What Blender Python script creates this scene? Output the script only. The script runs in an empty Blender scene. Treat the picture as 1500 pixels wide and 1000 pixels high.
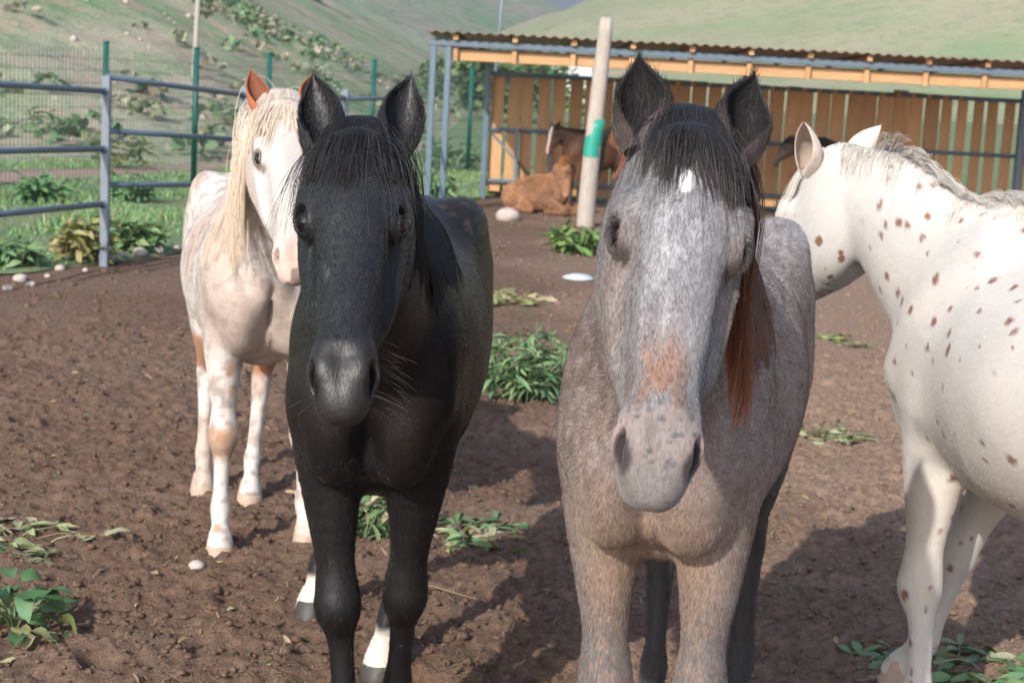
import bpy, math, random
import numpy as np
from mathutils import Vector, Matrix
random.seed(7)
sc = bpy.context.scene
# ---------------------------------------------------------------- camera
CAM_H, F_PX, PITCH, ROLL = 1.8, 2500.0, math.radians(8.65), math.radians(3.0)
cam_d = bpy.data.cameras.new('camera'); cam = bpy.data.objects.new('camera', cam_d); sc.collection.objects.link(cam)
cam_d.sensor_width = 36; cam_d.lens = F_PX / 1500 * 36; cam_d.clip_end = 20000; cam_d.clip_start = .05
CAM_M = Matrix.Translation((0, 0, CAM_H)) @ Matrix.Rotation(math.radians(90) - PITCH, 4, 'X') @ Matrix.Rotation(ROLL, 4, 'Z')
cam.matrix_world = CAM_M
cam_d.dof.use_dof = True; cam_d.dof.focus_distance = 3.4; cam_d.dof.aperture_fstop = 9.0
sc.camera = cam
CR = np.array(CAM_M.to_3x3())
def ray(px, py): return CR @ np.array([(px - 750) / F_PX, -(py - 500) / F_PX, -1.0])
def at(px, py, Y): d = ray(px, py); return np.array([0, 0, CAM_H]) + d * (Y / d[1])
def ground(px, py, z=0.0): d = ray(px, py); return np.array([0, 0, CAM_H]) + d * ((z - CAM_H) / d[2])
def pix(p):
    q = CR.T @ (np.asarray(p, float) - np.array([0, 0, CAM_H])); return (750 + F_PX * q[0] / -q[2], 500 - F_PX * q[1] / -q[2])
# ---------------------------------------------------------------- sky, sun, exposure
SUN_EL, SUN_AZ = math.radians(30), math.radians(25)      # light travels to +Y turned SUN_AZ to +X
world = bpy.data.worlds.new('World'); sc.world = world; world.use_nodes = True
nt = world.node_tree; bg = nt.nodes['Background']; sky = nt.nodes.new('ShaderNodeTexSky'); sky.sky_type = 'NISHITA'; sky.sun_disc = False
sun_from = Vector((-math.sin(SUN_AZ) * math.cos(SUN_EL), -math.cos(SUN_AZ) * math.cos(SUN_EL), math.sin(SUN_EL)))
sky.sun_elevation = SUN_EL; sky.sun_rotation = math.atan2(sun_from.x, sun_from.y); sky.altitude = 1500; sky.dust_density = 3.5; sky.ozone_density = .6; sky.air_density = .8
nt.links.new(sky.outputs[0], bg.inputs[0]); bg.inputs[1].default_value = .15
sd = bpy.data.lights.new('sun', 'SUN'); sun = bpy.data.objects.new('sun', sd); sc.collection.objects.link(sun)
sd.energy = 2.9; sd.angle = math.radians(.6); sd.color = (1, .94, .85)
sun.rotation_euler = (-sun_from).to_track_quat('-Z', 'Y').to_euler(); sun.location = sun_from * 30
vs = sc.view_settings; vs.view_transform = 'Standard'; vs.look = 'None'; vs.exposure = 0.95; vs.gamma = 1; vs.use_curve_mapping = False
# ---------------------------------------------------------------- helpers
COL = sc.collection
def mesh_obj(name, V, F, mat=None, parent=None, smooth=True, attrs=None, local=False):
    me = bpy.data.meshes.new(name); V = np.asarray(V, np.float32)
    if isinstance(F, np.ndarray) and F.ndim == 2:
        nf, k = F.shape
        me.vertices.add(len(V)); me.vertices.foreach_set('co', V.ravel())
        me.loops.add(nf * k); me.loops.foreach_set('vertex_index', F.astype(np.int32).ravel())
        me.polygons.add(nf); me.polygons.foreach_set('loop_start', np.arange(0, nf * k, k, dtype=np.int32))
        me.update(calc_edges=True)
    else: me.from_pydata([tuple(v) for v in V], [], [tuple(f) for f in F])
    if smooth: me.polygons.foreach_set('use_smooth', np.ones(len(me.polygons), bool))
    for n, (t, d) in (attrs or {}).items():
        a = me.attributes.new(n, t, 'POINT')
        if t == 'FLOAT_COLOR':
            d = np.concatenate([d, np.ones((len(d), 1))], 1); a.data.foreach_set('color', d.astype(np.float32).ravel())
        elif t == 'FLOAT_VECTOR': a.data.foreach_set('vector', np.asarray(d, np.float32).ravel())
        else: a.data.foreach_set('value', np.asarray(d, np.float32).ravel())
    o = bpy.data.objects.new(name, me); COL.objects.link(o)
    for m in (mat if isinstance(mat, (list, tuple)) else [mat]):
        if m: me.materials.append(m)
    if parent: o.parent = parent
    return o
def tag(o, label=None, cat=None, group=None, kind=None):
    for k, v in (('label', label), ('category', cat), ('group', group), ('kind', kind)):
        if v: o[k] = v
    return o
def thing(name, label, cat, loc=(0, 0, 0), rz=0, group=None, scale=1):
    o = bpy.data.objects.new(name, None); COL.objects.link(o); o.location = loc; o.rotation_euler = (0, 0, rz); o.scale = (scale,) * 3
    o.empty_display_size = .1
    return tag(o, label, cat, group)
class N:
    """small node-material helper"""
    def __init__(s, name):
        s.m = bpy.data.materials.new(name); s.m.use_nodes = True; s.t = s.m.node_tree; s.b = s.t.nodes['Principled BSDF']; s.out = s.t.nodes['Material Output']
    def n(s, k, **p):
        q = s.t.nodes.new('ShaderNode' + k)
        for a, v in p.items():
            if a in q.inputs.keys(): s.set(q.inputs[a], v)
            else: setattr(q, a, v)
        return q
    def set(s, sock, v):
        if hasattr(v, 'is_linked'): s.t.links.new(v, sock)
        elif isinstance(v, bpy.types.Node): s.t.links.new(v.outputs[0], sock)
        else:
            if sock.type == 'RGBA' and len(v) == 3: v = (*v, 1)
            sock.default_value = v
    def noise(s, vec, scale, detail=3, rough=.55, dist=0):
        q = s.n('TexNoise'); q.inputs['Scale'].default_value = scale; q.inputs['Detail'].default_value = detail; q.inputs['Roughness'].default_value = rough; q.inputs['Distortion'].default_value = dist
        if vec is not None: s.set(q.inputs['Vector'], vec)
        return q.outputs[0]
    def ramp(s, fac, stops):
        q = s.n('ValToRGB'); e = q.color_ramp.elements
        while len(e) < len(stops): e.new(.5)
        for x, (p, c) in zip(e, stops): x.position = p; x.color = (*c, 1) if not isinstance(c, (int, float)) else (c, c, c, 1)
        s.set(q.inputs[0], fac); return q.outputs[0]
    def mix(s, fac, a, b, blend='MIX'):
        q = s.n('Mix', data_type='RGBA', blend_type=blend); s.set(q.inputs[0], fac); s.set(q.inputs[6], a); s.set(q.inputs[7], b); return q.outputs[2]
    def math(s, op, a, b=0.0, c=0.0):
        q = s.n('Math', operation=op); s.set(q.inputs[0], a); s.set(q.inputs[1], b); s.set(q.inputs[2], c); return q.outputs[0]
    def bump(s, h, strength=.3, dist=.01, normal=None):
        q = s.n('Bump'); q.inputs['Strength'].default_value = strength; q.inputs['Distance'].default_value = dist; s.set(q.inputs['Height'], h)
        if normal is not None: s.set(q.inputs['Normal'], normal)
        return q.outputs[0]
    def obj(s): return s.n('TexCoord').outputs['Object']
    def pos(s): return s.n('NewGeometry').outputs['Position']
    def attr(s, name, out='Color'): return s.n('Attribute', attribute_name=name).outputs[out]
    def scale(s, v, k):
        q = s.n('VectorMath', operation='MULTIPLY'); s.set(q.inputs[0], v); q.inputs[1].default_value = k; return q.outputs[0]
    def done(s, col=None, rough=None, normal=None, **kw):
        for k, v in (('Base Color', col), ('Roughness', rough), ('Normal', normal)):
            if v is not None: s.set(s.b.inputs[k], v)
        for k, v in kw.items(): s.set(s.b.inputs[k.replace('_', ' ')], v)
        return s.m
HB, HH = .0095, .0040
# ---------------------------------------------------------------- noise
def _h(ix, iy, iz, s):
    n = (ix * 374761393 + iy * 668265263 + iz * 1274126177 + s * 982451653) & 0x7fffffff
    n = ((n ^ (n >> 13)) * 1274126177) & 0x7fffffff
    n = ((n ^ (n >> 15)) * 374761393) & 0x7fffffff
    return ((n ^ (n >> 16)) & 0xffff) / 65535.0
def vnoise(p, s=0):
    """value noise 0..1 at points (N,3)"""
    p = np.asarray(p, np.float64)
    i = np.floor(p).astype(np.int64); f = p - i; f = f * f * (3 - 2 * f)
    x, y, z = i[:, 0], i[:, 1], i[:, 2]; out = 0
    for dx in (0, 1):
        wx = f[:, 0] if dx else 1 - f[:, 0]
        for dy in (0, 1):
            wy = f[:, 1] if dy else 1 - f[:, 1]
            for dz in (0, 1):
                wz = f[:, 2] if dz else 1 - f[:, 2]
                out = out + wx * wy * wz * _h(x + dx, y + dy, z + dz, s)
    return out
def fbm(p, o=3, s=0):
    a, t, r = 0.5, 0, 0
    p = np.asarray(p, np.float64)
    for k in range(o):
        r = r + a * vnoise(p * (2 ** k) + 17.3 * k, s + k); t += a; a *= .5
    return r / t
def sstep(a, b, x):
    t = np.clip((x - a) / (b - a), 0, 1); return t * t * (3 - 2 * t)

# ---------------------------------------------------------------- implicit surfaces
def catmull(P, n):
    P = np.asarray(P, float); m = len(P); out = []
    for i in range(m - 1):
        p0 = P[max(i - 1, 0)]; p1 = P[i]; p2 = P[i + 1]; p3 = P[min(i + 2, m - 1)]
        for k in range(n):
            t = k / n
            out.append(.5 * ((2 * p1) + (-p0 + p2) * t + (2 * p0 - 5 * p1 + 4 * p2 - p3) * t * t + (-p0 + 3 * p1 - 3 * p2 + p3) * t ** 3))
    out.append(P[-1]); return np.array(out)
class SDF:
    def __init__(s): s.ops = []
    def tube(s, rows, k=.05, lat=(0, 1, 0), n=5, ex=2.0, tp=0.0, op='u'):
        """rows: x,y,z,r_sagittal,r_lateral - a smooth elliptic tube"""
        S = catmull(rows, n); segs = []
        lat = np.asarray(lat, float)
        for a, b in zip(S[:-1], S[1:]):
            A, B = a[:3], b[:3]; d = B - A; L = np.linalg.norm(d)
            if L < 1e-6: continue
            d = d / L; l = lat - d * (lat @ d); l /= np.linalg.norm(l); m = np.cross(d, l)
            r = max(a[3], b[3], a[4], b[4]) * (1.15 + abs(tp))
            segs.append((A, d, L, l, m, a[3], b[3], a[4], b[4], np.minimum(A, B) - r, np.maximum(A, B) + r))
        lo = np.min([q[9] for q in segs], 0); hi = np.max([q[10] for q in segs], 0)
        s.ops.append(('t', op, k, lo, hi, segs, ex, tp))
    def ell(s, c, r, k=.03, R=None, op='u'):
        c = np.asarray(c, float); r = np.asarray(r, float); R = np.eye(3) if R is None else np.asarray(R, float)
        m = max(r) * 1.05
        s.ops.append(('e', op, k, c - m, c + m, c, r, R))
    def half(s, *a): pass
    def eval(s, P, lo, hi):
        f4 = np.float32
        px, py, pz = (np.ascontiguousarray(P[:, i], f4) for i in range(3)); d = np.full(len(P), .25, f4)
        for o in s.ops:
            mg = o[2] + .03
            if (lo > o[4] + mg).any() or (hi < o[3] - mg).any(): continue
            if o[0] == 't':
                e = None
                for (A, ax, L, l, m, ra0, ra1, rb0, rb1, slo, shi) in o[5]:
                    if lo[0] > shi[0] + mg or lo[1] > shi[1] + mg or lo[2] > shi[2] + mg or hi[0] < slo[0] - mg or hi[1] < slo[1] - mg or hi[2] < slo[2] - mg: continue
                    x0, y0, z0 = px - f4(A[0]), py - f4(A[1]), pz - f4(A[2])
                    t = x0 * f4(ax[0]) + y0 * f4(ax[1]) + z0 * f4(ax[2]); tc = np.clip(t * f4(1 / L), f4(0), f4(1))
                    ra = f4(ra0) + f4(ra1 - ra0) * tc; rb = f4(rb0) + f4(rb1 - rb0) * tc
                    x = x0 * f4(l[0]) + y0 * f4(l[1]) + z0 * f4(l[2]); y = x0 * f4(m[0]) + y0 * f4(m[1]) + z0 * f4(m[2]); z = t - tc * f4(L)
                    if o[7]: rb = rb * np.clip(f4(1) + f4(o[7]) * y / ra, f4(.5), f4(1.5))
                    X = x / rb; Y = y / ra; rm = np.minimum(ra, rb); Z = z / rm
                    if o[6] != 2.0:
                        n = f4(o[6]); k0 = (np.abs(X) ** n + np.abs(Y) ** n + np.abs(Z) ** n) ** f4(1 / o[6]); dd = (k0 - f4(1)) * rm
                    else:
                        k0 = np.sqrt(X * X + Y * Y + Z * Z); X /= rb; Y /= ra; Z /= rm
                        k1 = np.sqrt(X * X + Y * Y + Z * Z) + f4(1e-6); dd = np.where(k0 < f4(.3), (k0 - f4(1)) * rm, k0 * (k0 - f4(1)) / k1)
                    e = dd if e is None else np.minimum(e, dd)
                if e is None: continue
            else:
                c, r, R = o[5], o[6], o[7]; x0, y0, z0 = px - f4(c[0]), py - f4(c[1]), pz - f4(c[2]); k0 = 0; k1 = 0
                for j in range(3):
                    X = (x0 * f4(R[0, j]) + y0 * f4(R[1, j]) + z0 * f4(R[2, j])) * f4(1 / r[j]); k0 = k0 + X * X; X *= f4(1 / r[j]); k1 = k1 + X * X
                k0 = np.sqrt(k0); k1 = np.sqrt(k1) + f4(1e-6); e = np.where(k0 < f4(.3), (k0 - f4(1)) * f4(r.min()), k0 * (k0 - f4(1)) / k1)
            k = f4(o[2])
            if o[1] == 'u':
                h = np.maximum(k - np.abs(d - e), f4(0)) / k; d = np.minimum(d, e) - h * h * k * f4(.25)
            else:
                e = -e; h = np.maximum(k - np.abs(d - e), f4(0)) / k; d = np.maximum(d, e) + h * h * k * f4(.25)
        return d
    def mesh(s, lo, hi, h, B=16):
        lo = np.asarray(lo, float); hi = np.asarray(hi, float)
        nb = np.ceil((hi - lo) / (h * B)).astype(int); N = nb * B + 1
        F = np.empty(N, np.float32)
        gx, gy, gz = np.meshgrid(*[np.arange(B + 1) * h] * 3, indexing='ij')
        G = np.stack([gx.ravel(), gy.ravel(), gz.ravel()], 1).astype(np.float32)
        bw = B * h
        I = np.argwhere(np.ones(nb, bool)); C = lo + (I + .5) * bw
        c = s.eval(C.astype(np.float32), lo - 9, hi + 9)
        for (i, j, k), v in zip(I, c):
            sl = (slice(i * B, i * B + B + 1), slice(j * B, j * B + B + 1), slice(k * B, k * B + B + 1))
            if abs(v) > bw * .87 + .008: F[sl] = .3 if v > 0 else -.3
        def work(a):
            (i, j, k), v = a
            o = lo + np.array([i, j, k]) * bw
            sl = (slice(i * B, i * B + B + 1), slice(j * B, j * B + B + 1), slice(k * B, k * B + B + 1))
            F[sl] = s.eval(G + o.astype(np.float32), o, o + bw).reshape(B + 1, B + 1, B + 1)
        for a in zip(I, c):
            if abs(a[1]) <= bw * .87 + .008: work(a)
        s.F, s.Flo, s.Fh = F, lo, h
        return nets(F, lo, h)
    def sample(s, P):
        q = (P - s.Flo) / s.Fh; n = np.array(s.F.shape); q = np.clip(q, 0, n - 1.001); i = q.astype(int); f = q - i; F = s.F; r = 0
        for dx in (0, 1):
            for dy in (0, 1):
                for dz in (0, 1):
                    r = r + (f[:, 0] if dx else 1 - f[:, 0]) * (f[:, 1] if dy else 1 - f[:, 1]) * (f[:, 2] if dz else 1 - f[:, 2]) * F[i[:, 0] + dx, i[:, 1] + dy, i[:, 2] + dz]
        return r
def nets(F, lo, h):
    S = F < 0; N = np.array(F.shape)
    c = [S[dx:N[0] - 1 + dx, dy:N[1] - 1 + dy, dz:N[2] - 1 + dz] for dx in (0, 1) for dy in (0, 1) for dz in (0, 1)]
    al = c[0].copy(); an = c[0].copy()
    for q in c[1:]: al &= q; an |= q
    I = np.argwhere(an & ~al)
    idx = np.full(N - 1, -1, np.int32); idx[I[:, 0], I[:, 1], I[:, 2]] = np.arange(len(I))
    acc = np.zeros((len(I), 3)); cnt = np.zeros(len(I))
    cs = [(dx, dy, dz) for dx in (0, 1) for dy in (0, 1) for dz in (0, 1)]
    for a in cs:
        for ax in range(3):
            if a[ax]: continue
            b = list(a); b[ax] = 1
            fa = F[I[:, 0] + a[0], I[:, 1] + a[1], I[:, 2] + a[2]]; fb = F[I[:, 0] + b[0], I[:, 1] + b[1], I[:, 2] + b[2]]
            m = (fa < 0) != (fb < 0)
            t = np.where(m, fa / np.where(m, fa - fb, 1), 0)
            p = np.tile(np.array(a, float), (len(I), 1)); p[:, ax] = t
            acc[m] += p[m]; cnt[m] += 1
    V = lo + (I + acc / cnt[:, None]) * h
    Q = []
    for ax in range(3):
        n = np.array(N); s0 = [slice(None)] * 3; s1 = [slice(None)] * 3
        s0[ax] = slice(0, n[ax] - 1); s1[ax] = slice(1, n[ax])
        a = S[tuple(s0)]; b = S[tuple(s1)]
        E = np.argwhere(a != b); u, v = (ax + 1) % 3, (ax + 2) % 3
        E = E[(E[:, u] > 0) & (E[:, v] > 0) & (E[:, u] < n[u] - 1) & (E[:, v] < n[v] - 1)]
        flip = a[tuple(E.T)]
        def g(du, dv):
            e = E.copy(); e[:, u] -= du; e[:, v] -= dv; return idx[tuple(e.T)]
        q = np.stack([g(1, 1), g(0, 1), g(0, 0), g(1, 0)], 1)
        q[~flip] = q[~flip][:, ::-1]
        Q.append(q)
    Q = np.concatenate(Q); Q = Q[(Q >= 0).all(1)]
    return V, Q
def relax(V, Q, it=2, lam=.5, mu=-.52):
    e = np.concatenate([Q[:, [0, 1]], Q[:, [1, 2]], Q[:, [2, 3]], Q[:, [3, 0]]])
    e = np.concatenate([e, e[:, ::-1]])
    cnt = np.bincount(e[:, 0], minlength=len(V)).astype(float); cnt[cnt == 0] = 1
    for _ in range(it):
        for l in (lam, mu):
            A = np.stack([np.bincount(e[:, 0], V[e[:, 1], a], minlength=len(V)) for a in range(3)], 1) / cnt[:, None]
            V = V + l * (A - V)
    return V
def vnormals(V, Q):
    A = V[Q]; n = np.cross(A[:, 2] - A[:, 0], A[:, 3] - A[:, 1]); i = Q.ravel(); n = np.repeat(n, 4, 0)
    N_ = np.stack([np.bincount(i, n[:, a], minlength=len(V)) for a in range(3)], 1); return N_ / (np.linalg.norm(N_, axis=1)[:, None] + 1e-12)
def unit(v): v = np.asarray(v, float); return v / np.linalg.norm(v)

# ---------------------------------------------------------------- the horse as an implicit body
class Horse:
    """local frame: x forward, y left, z up, ground at 0. poll / nose are local points."""
    def __init__(s, poll, nose, side=(0, 1, 0), hs=1.0, neck_mid=None, belly=1.0, fl=None, hl=None, neck_w=1.0, lying=False, width=1.0, chest=1.0, eye_open=1.0, nr=1.0, fw=1.0):
        s.eye_open = eye_open
        s.poll = np.array(poll, float); s.nose = np.array(nose, float); s.hs = hs
        a = unit(s.nose - s.poll); c = np.asarray(side, float); c = unit(c - a * (c @ a)); b = np.cross(a, c)   # b: out of the forehead
        s.a, s.b, s.c = a, b, c; s.R = np.stack([a, b, c], 1)
        S = s.S = SDF(); w = width; wf = w * fw; s.wf = wf
        if not lying:
            S.tube([(-.76, 0, 1.08, .09, .09 * w), (-.64, 0, 1.12, .205, .185 * w), (-.46, 0, 1.12, .275, .245 * w), (-.25, 0, 1.08, .29, .27 * w * belly), (0, 0, 1.02, .325, .305 * w * belly),
                    (.25, 0, 1.02, .345, .275 * w * (.5 + .5 * belly)), (.43, 0, 1.06, .345, .22 * wf), (.57, 0, 1.06, .28, .175 * wf), (.66, 0, 1.04, .15, .12 * wf)], k=.06, n=9)
            # withers, croup, hips
            S.tube([(.20, 0, 1.31, .05, .06), (.42, 0, 1.38, .055, .05), (.58, 0, 1.36, .06, .06)], k=.12)
            for y in (-1, 1):
                S.ell((-.40, y * .19 * w, 1.29), (.10, .07, .10), k=.10)                   # hip
                S.tube([(-.50, y * .15 * w, 1.17, .22, .12), (-.53, y * .165 * w, .98, .20, .115), (-.50, y * .16 * w, .84, .13, .085)], k=.07)  # thigh
                S.ell((-.33, y * .19 * w, .90), (.11, .07, .12), k=.09)                    # stifle
                S.tube([(.36, y * .11 * wf, 1.30, .10, .06), (.50, y * .155 * wf, 1.12, .13, .085), (.60, y * .15 * wf, .98, .11, .085)], k=.07)  # shoulder
                S.tube([(.42, y * .17 * wf, 1.08, .12, .06), (.46, y * .165 * wf, .92, .12, .08)], k=.07)     # triceps
                S.ell((.645, y * .105 * wf, .97), (.105, .085, .15), k=.035)                  # breast
                S.ell((.60, y * .10 * wf, .85), (.085, .070, .085), k=.05)
        if not lying: S.ell((.745, 0, .97), (.09, .012, .17), k=.05, op='s')                      # groove between the breast muscles
        for y, D in ((1, (fl or {}).get('l', {})), (-1, (fl or {}).get('r', {}))):
            if D is None: continue
            S.tube(s.front_rows(y, D, wf), k=.03, n=4)
        for y, D in ((1, (hl or {}).get('l', {})), (-1, (hl or {}).get('r', {}))):
            if D is None: continue
            S.tube(s.hind_rows(y, D, w), k=.03, n=4)
        s.fl, s.hl, s.w, s.lying = fl or {}, hl or {}, w, lying
        # neck
        H = s.H
        if neck_mid is not None:
            e = H(.07, -.125, 0); n = [np.array(q, float) for q in neck_mid]
            rows = [(*n[0], .31 * nr, .17 * neck_w * nr), (*n[1], .235 * nr, .128 * neck_w * nr), (*n[2], .175 * nr, .10 * neck_w * nr), (*e, .135 * hs, .082 * hs)]
            s.neck_path = catmull([q[:3] for q in rows], 8); s.neck_r = catmull([(q[3], q[4], 0) for q in rows], 8)
            lat = s.c + np.array([0, 1, 0]) * .6
            S.tube(rows, k=.06, lat=unit(lat), n=6)
        s.head(S)
    def H(s, u, v, w): return s.poll + s.hs * (s.a * u + s.b * v + s.c * w)
    def head(s, S):
        hs = s.hs; H = s.H
        st = [(.00, -.012, -.17, .072), (.07, .006, -.225, .088), (.145, .014, -.262, .097), (.215, .012, -.258, .097), (.29, .004, -.215, .088), (.365, -.004, -.170, .075),
              (.435, -.010, -.138, .057), (.50, -.016, -.124, .048), (.555, -.026, -.118, .043), (.592, -.045, -.112, .033), (.606, -.062, -.10, .024)]
        S.tube([(*H(u, (t + b) / 2, 0), (t - b) / 2 * hs, w * hs) for u, t, b, w in st], k=.03, lat=s.c, n=4, ex=2.5, tp=-.06)
        R = s.R
        def E(u, v, w, r, k, op='u', rot=None):
            S.ell(H(u, v, w), np.array(r) * hs, k * hs, R if rot is None else R @ rot, op)
        def rot(ax, deg):
            c, q = math.cos(math.radians(deg)), math.sin(math.radians(deg))
            return np.array({'u': [[1, 0, 0], [0, c, -q], [0, q, c]], 'v': [[c, 0, q], [0, 1, 0], [-q, 0, c]], 'w': [[c, -q, 0], [q, c, 0], [0, 0, 1]]}[ax])
        def basis(L, Dp):
            L = unit(L); Dp = np.asarray(Dp, float); Dp = unit(Dp - L * (Dp @ L)); return np.stack([L, np.cross(Dp, L), Dp], 1)
        for y in (1, -1):
            E(.182, -.022, y * .082, (.055, .026, .022), .032, rot=rot('u', -y * 25))          # brow
            E(.125, -.004, y * .074, (.030, .016, .014), .03, 's')                            # temple hollow
            E(.15, -.165, y * .052, (.115, .10, .050), .04)                                   # masseter
            S.tube([(*H(.25, -.085, y * .082), .012 * hs, .012 * hs), (*H(.33, -.088, y * .074), .012 * hs, .011 * hs), (*H(.40, -.090, y * .064), .008 * hs, .008 * hs)], k=.028 * hs, lat=s.c)   # facial crest
            E(.37, -.048, y * .079, (.085, .020, .010), .045, 's')                            # hollow between nose bone and cheek
            E(.530, -.050, y * .034, (.046, .034, .022), .03)                                 # nostril wing
            E(.553, -.056, y * .045, (.030, .020, .014), .016, rot=basis((.70, -.70, -.10 * y), (.5, .30, .8 * y)))
            E(.585, -.083, y * .020, (.028, .036, .024), .02)                                 # upper lip
            E(.540, -.128, y * .010, (.045, .020, .021), .015)                                # chin
        S.tube([(*H(.06, .0, 0), .03 * hs, .045 * hs), (*H(.20, -.004, 0), .03 * hs, .060 * hs), (*H(.33, -.018, 0), .02 * hs, .042 * hs), (*H(.50, -.028, 0), .016 * hs, .032 * hs)], k=.03 * hs, lat=s.c)   # bridge of the nose
        for y in (1, -1):
            E(.216, -.036, y * .081, (.031, .027, .0245), .018)                                     # lids over the eyeball
            E(.192, -.008, y * .076, (.034, .009, .010), .014, rot=rot('w', -16))                  # fold above the eye
            E(.224, -.0125, y * .0965, (.0240, .0130 * s.eye_open, .034), .004, 's', rot=rot('u', -y * 52) @ rot('w', -22))   # opening between the lids
            E(.562, -.051, y * .053, (.028, .0120, .030), .007, 's', rot=basis((.70, -.70, -.18 * y), (.42, .25, .85 * y)))     # nostril
            E(.548, -.035, y * .053, (.013, .009, .022), .008, 's', rot=basis((.9, -.1, .35 * y), (.42, .25, .85 * y)))
        E(.61, -.112, 0, (.06, .0025, .05), .008, 's', rot=rot('w', 14))                        # mouth
    def front_rows(s, y, D, w):
        kx, ky, hx, hy, lift = D.get('kx', 0), D.get('ky', 0), D.get('hx', 0), D.get('hy', 0), D.get('z', 0)
        g = D.get('fat', 1.04)
        base = [(.47, .150, .96, .13, .095), (.49, .150, .84, .105, .084), (.50, .148, .70, .078, .065), (.51, .145, .56, .052, .046), (.515, .143, .485, .054, .051), (.517, .143, .435, .058, .055), (.505, .143, .38, .040, .038),
                (.50, .143, .33, .035, .030), (.50, .143, .24, .034, .028), (.50, .143, .185, .041, .034), (.505, .143, .155, .044, .037), (.53, .143, .11, .033, .031), (.548, .143, .072, .042, .040), (.555, .143, .035, .05, .048)]
        out = []
        for x, yy, z, r1, r2 in base:
            if z > .44: t = np.clip((.90 - z) / (.90 - .44), 0, 1); ox, oy = kx * t, ky * t
            else:
                t = (.44 - z) / (.44 - .05); ox, oy = kx + (hx - kx) * t, ky + (hy - ky) * t
            out.append((x + ox, y * (yy * w) + oy, z + lift * np.clip((.9 - z) / .8, 0, 1), r1 * g, r2 * g))
        return out
    def hind_rows(s, y, D, w):
        kx, ky, hx, hy = D.get('kx', 0), D.get('ky', 0), D.get('hx', 0), D.get('hy', 0)
        base = [(-.48, .155, .96, .19, .115), (-.47, .16, .82, .150, .092), (-.51, .155, .70, .108, .070), (-.58, .148, .60, .070, .050), (-.635, .145, .535, .058, .044), (-.648, .143, .48, .055, .043), (-.64, .143, .41, .043, .036),
                (-.63, .143, .33, .036, .030), (-.622, .143, .22, .035, .029), (-.615, .143, .17, .042, .036), (-.60, .143, .14, .042, .036), (-.575, .143, .10, .034, .031), (-.557, .143, .07, .043, .040), (-.55, .143, .035, .05, .047)]
        out = []
        for x, yy, z, r1, r2 in base:
            if z > .53: t = np.clip((.95 - z) / (.95 - .53), 0, 1); ox, oy = kx * t, ky * t
            else:
                t = (.53 - z) / (.53 - .05); ox, oy = kx + (hx - kx) * t, ky + (hy - ky) * t
            out.append((x + ox, y * (yy * w) + oy, z, r1, r2))
        return out
    def hoof_pos(s):
        r = []
        for y, k in ((1, 'l'), (-1, 'r')):
            for f, D in ((s.front_rows, s.fl.get(k, {})), (s.hind_rows, s.hl.get(k, {}))):
                if D is None: continue
                q = f(y, D, s.wf if f == s.front_rows else s.w); r.append((np.array(q[-2][:3]), np.array(q[-1][:3])))
        return r
    def build(s, h_body, h_head, lo=(-.95, -.5, 0.03), hi=(.9, .5, 1.55), cut=-.02):
        """-> V, Q with the head meshed finer than the body"""
        S = s.S
        pts = np.array([s.H(u, v, w) for u in (-.12, .68) for v in (-.32, .09) for w in (-.17, .17)])
        hlo, hhi = pts.min(0), pts.max(0)
        blo = np.minimum(np.array(lo), hlo); bhi = np.maximum(np.array(hi), hhi)
        V1, Q1 = S.mesh(blo, bhi, h_body); V1 = relax(V1, Q1, 5)
        k = sstep(-.02, -.10, s.loc(V1)[:, 0]) if h_head < h_body else 0 * V1[:, 0]
        wr = (fbm(V1 * np.array([5, 8, 4]), 2, 71) - .5) * .014
        V1 = V1 + vnormals(V1, Q1) * (wr * k)[:, None]
        if h_head >= h_body: return V1, Q1
        keep = (S.F, S.Flo, S.Fh); V2, Q2 = S.mesh(hlo, hhi, h_head); S.F, S.Flo, S.Fh = keep; V2 = relax(V2, Q2, 2)
        ax = s.a * .8 - s.b * -.0
        def sel(V, Q, sign, off):
            q = s.loc(V); e = .0 if sign > 0 else .02
            inbox = (q[:, 0] > off) & (q[:, 1] > -.315 + e) & (np.abs(q[:, 2]) < .165 - e) & (q[:, 0] < .675 - e)
            m = inbox if sign > 0 else ~inbox
            keep = m[Q].all(1) if sign > 0 else m[Q].any(1)
            Qk = Q[keep]; u, inv = np.unique(Qk, return_inverse=True); return V[u], inv.reshape(Qk.shape)
        A, QA = sel(V1, Q1, -1, -.035); Bv, QB = sel(V2, Q2, 1, -.06)
        # the coarse shell runs a little inside the fine one where they overlap
        return np.concatenate([A, Bv]), np.concatenate([QA, QB + len(A)])
    def loc(s, V): return ((V - s.poll) @ s.R) / s.hs
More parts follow.
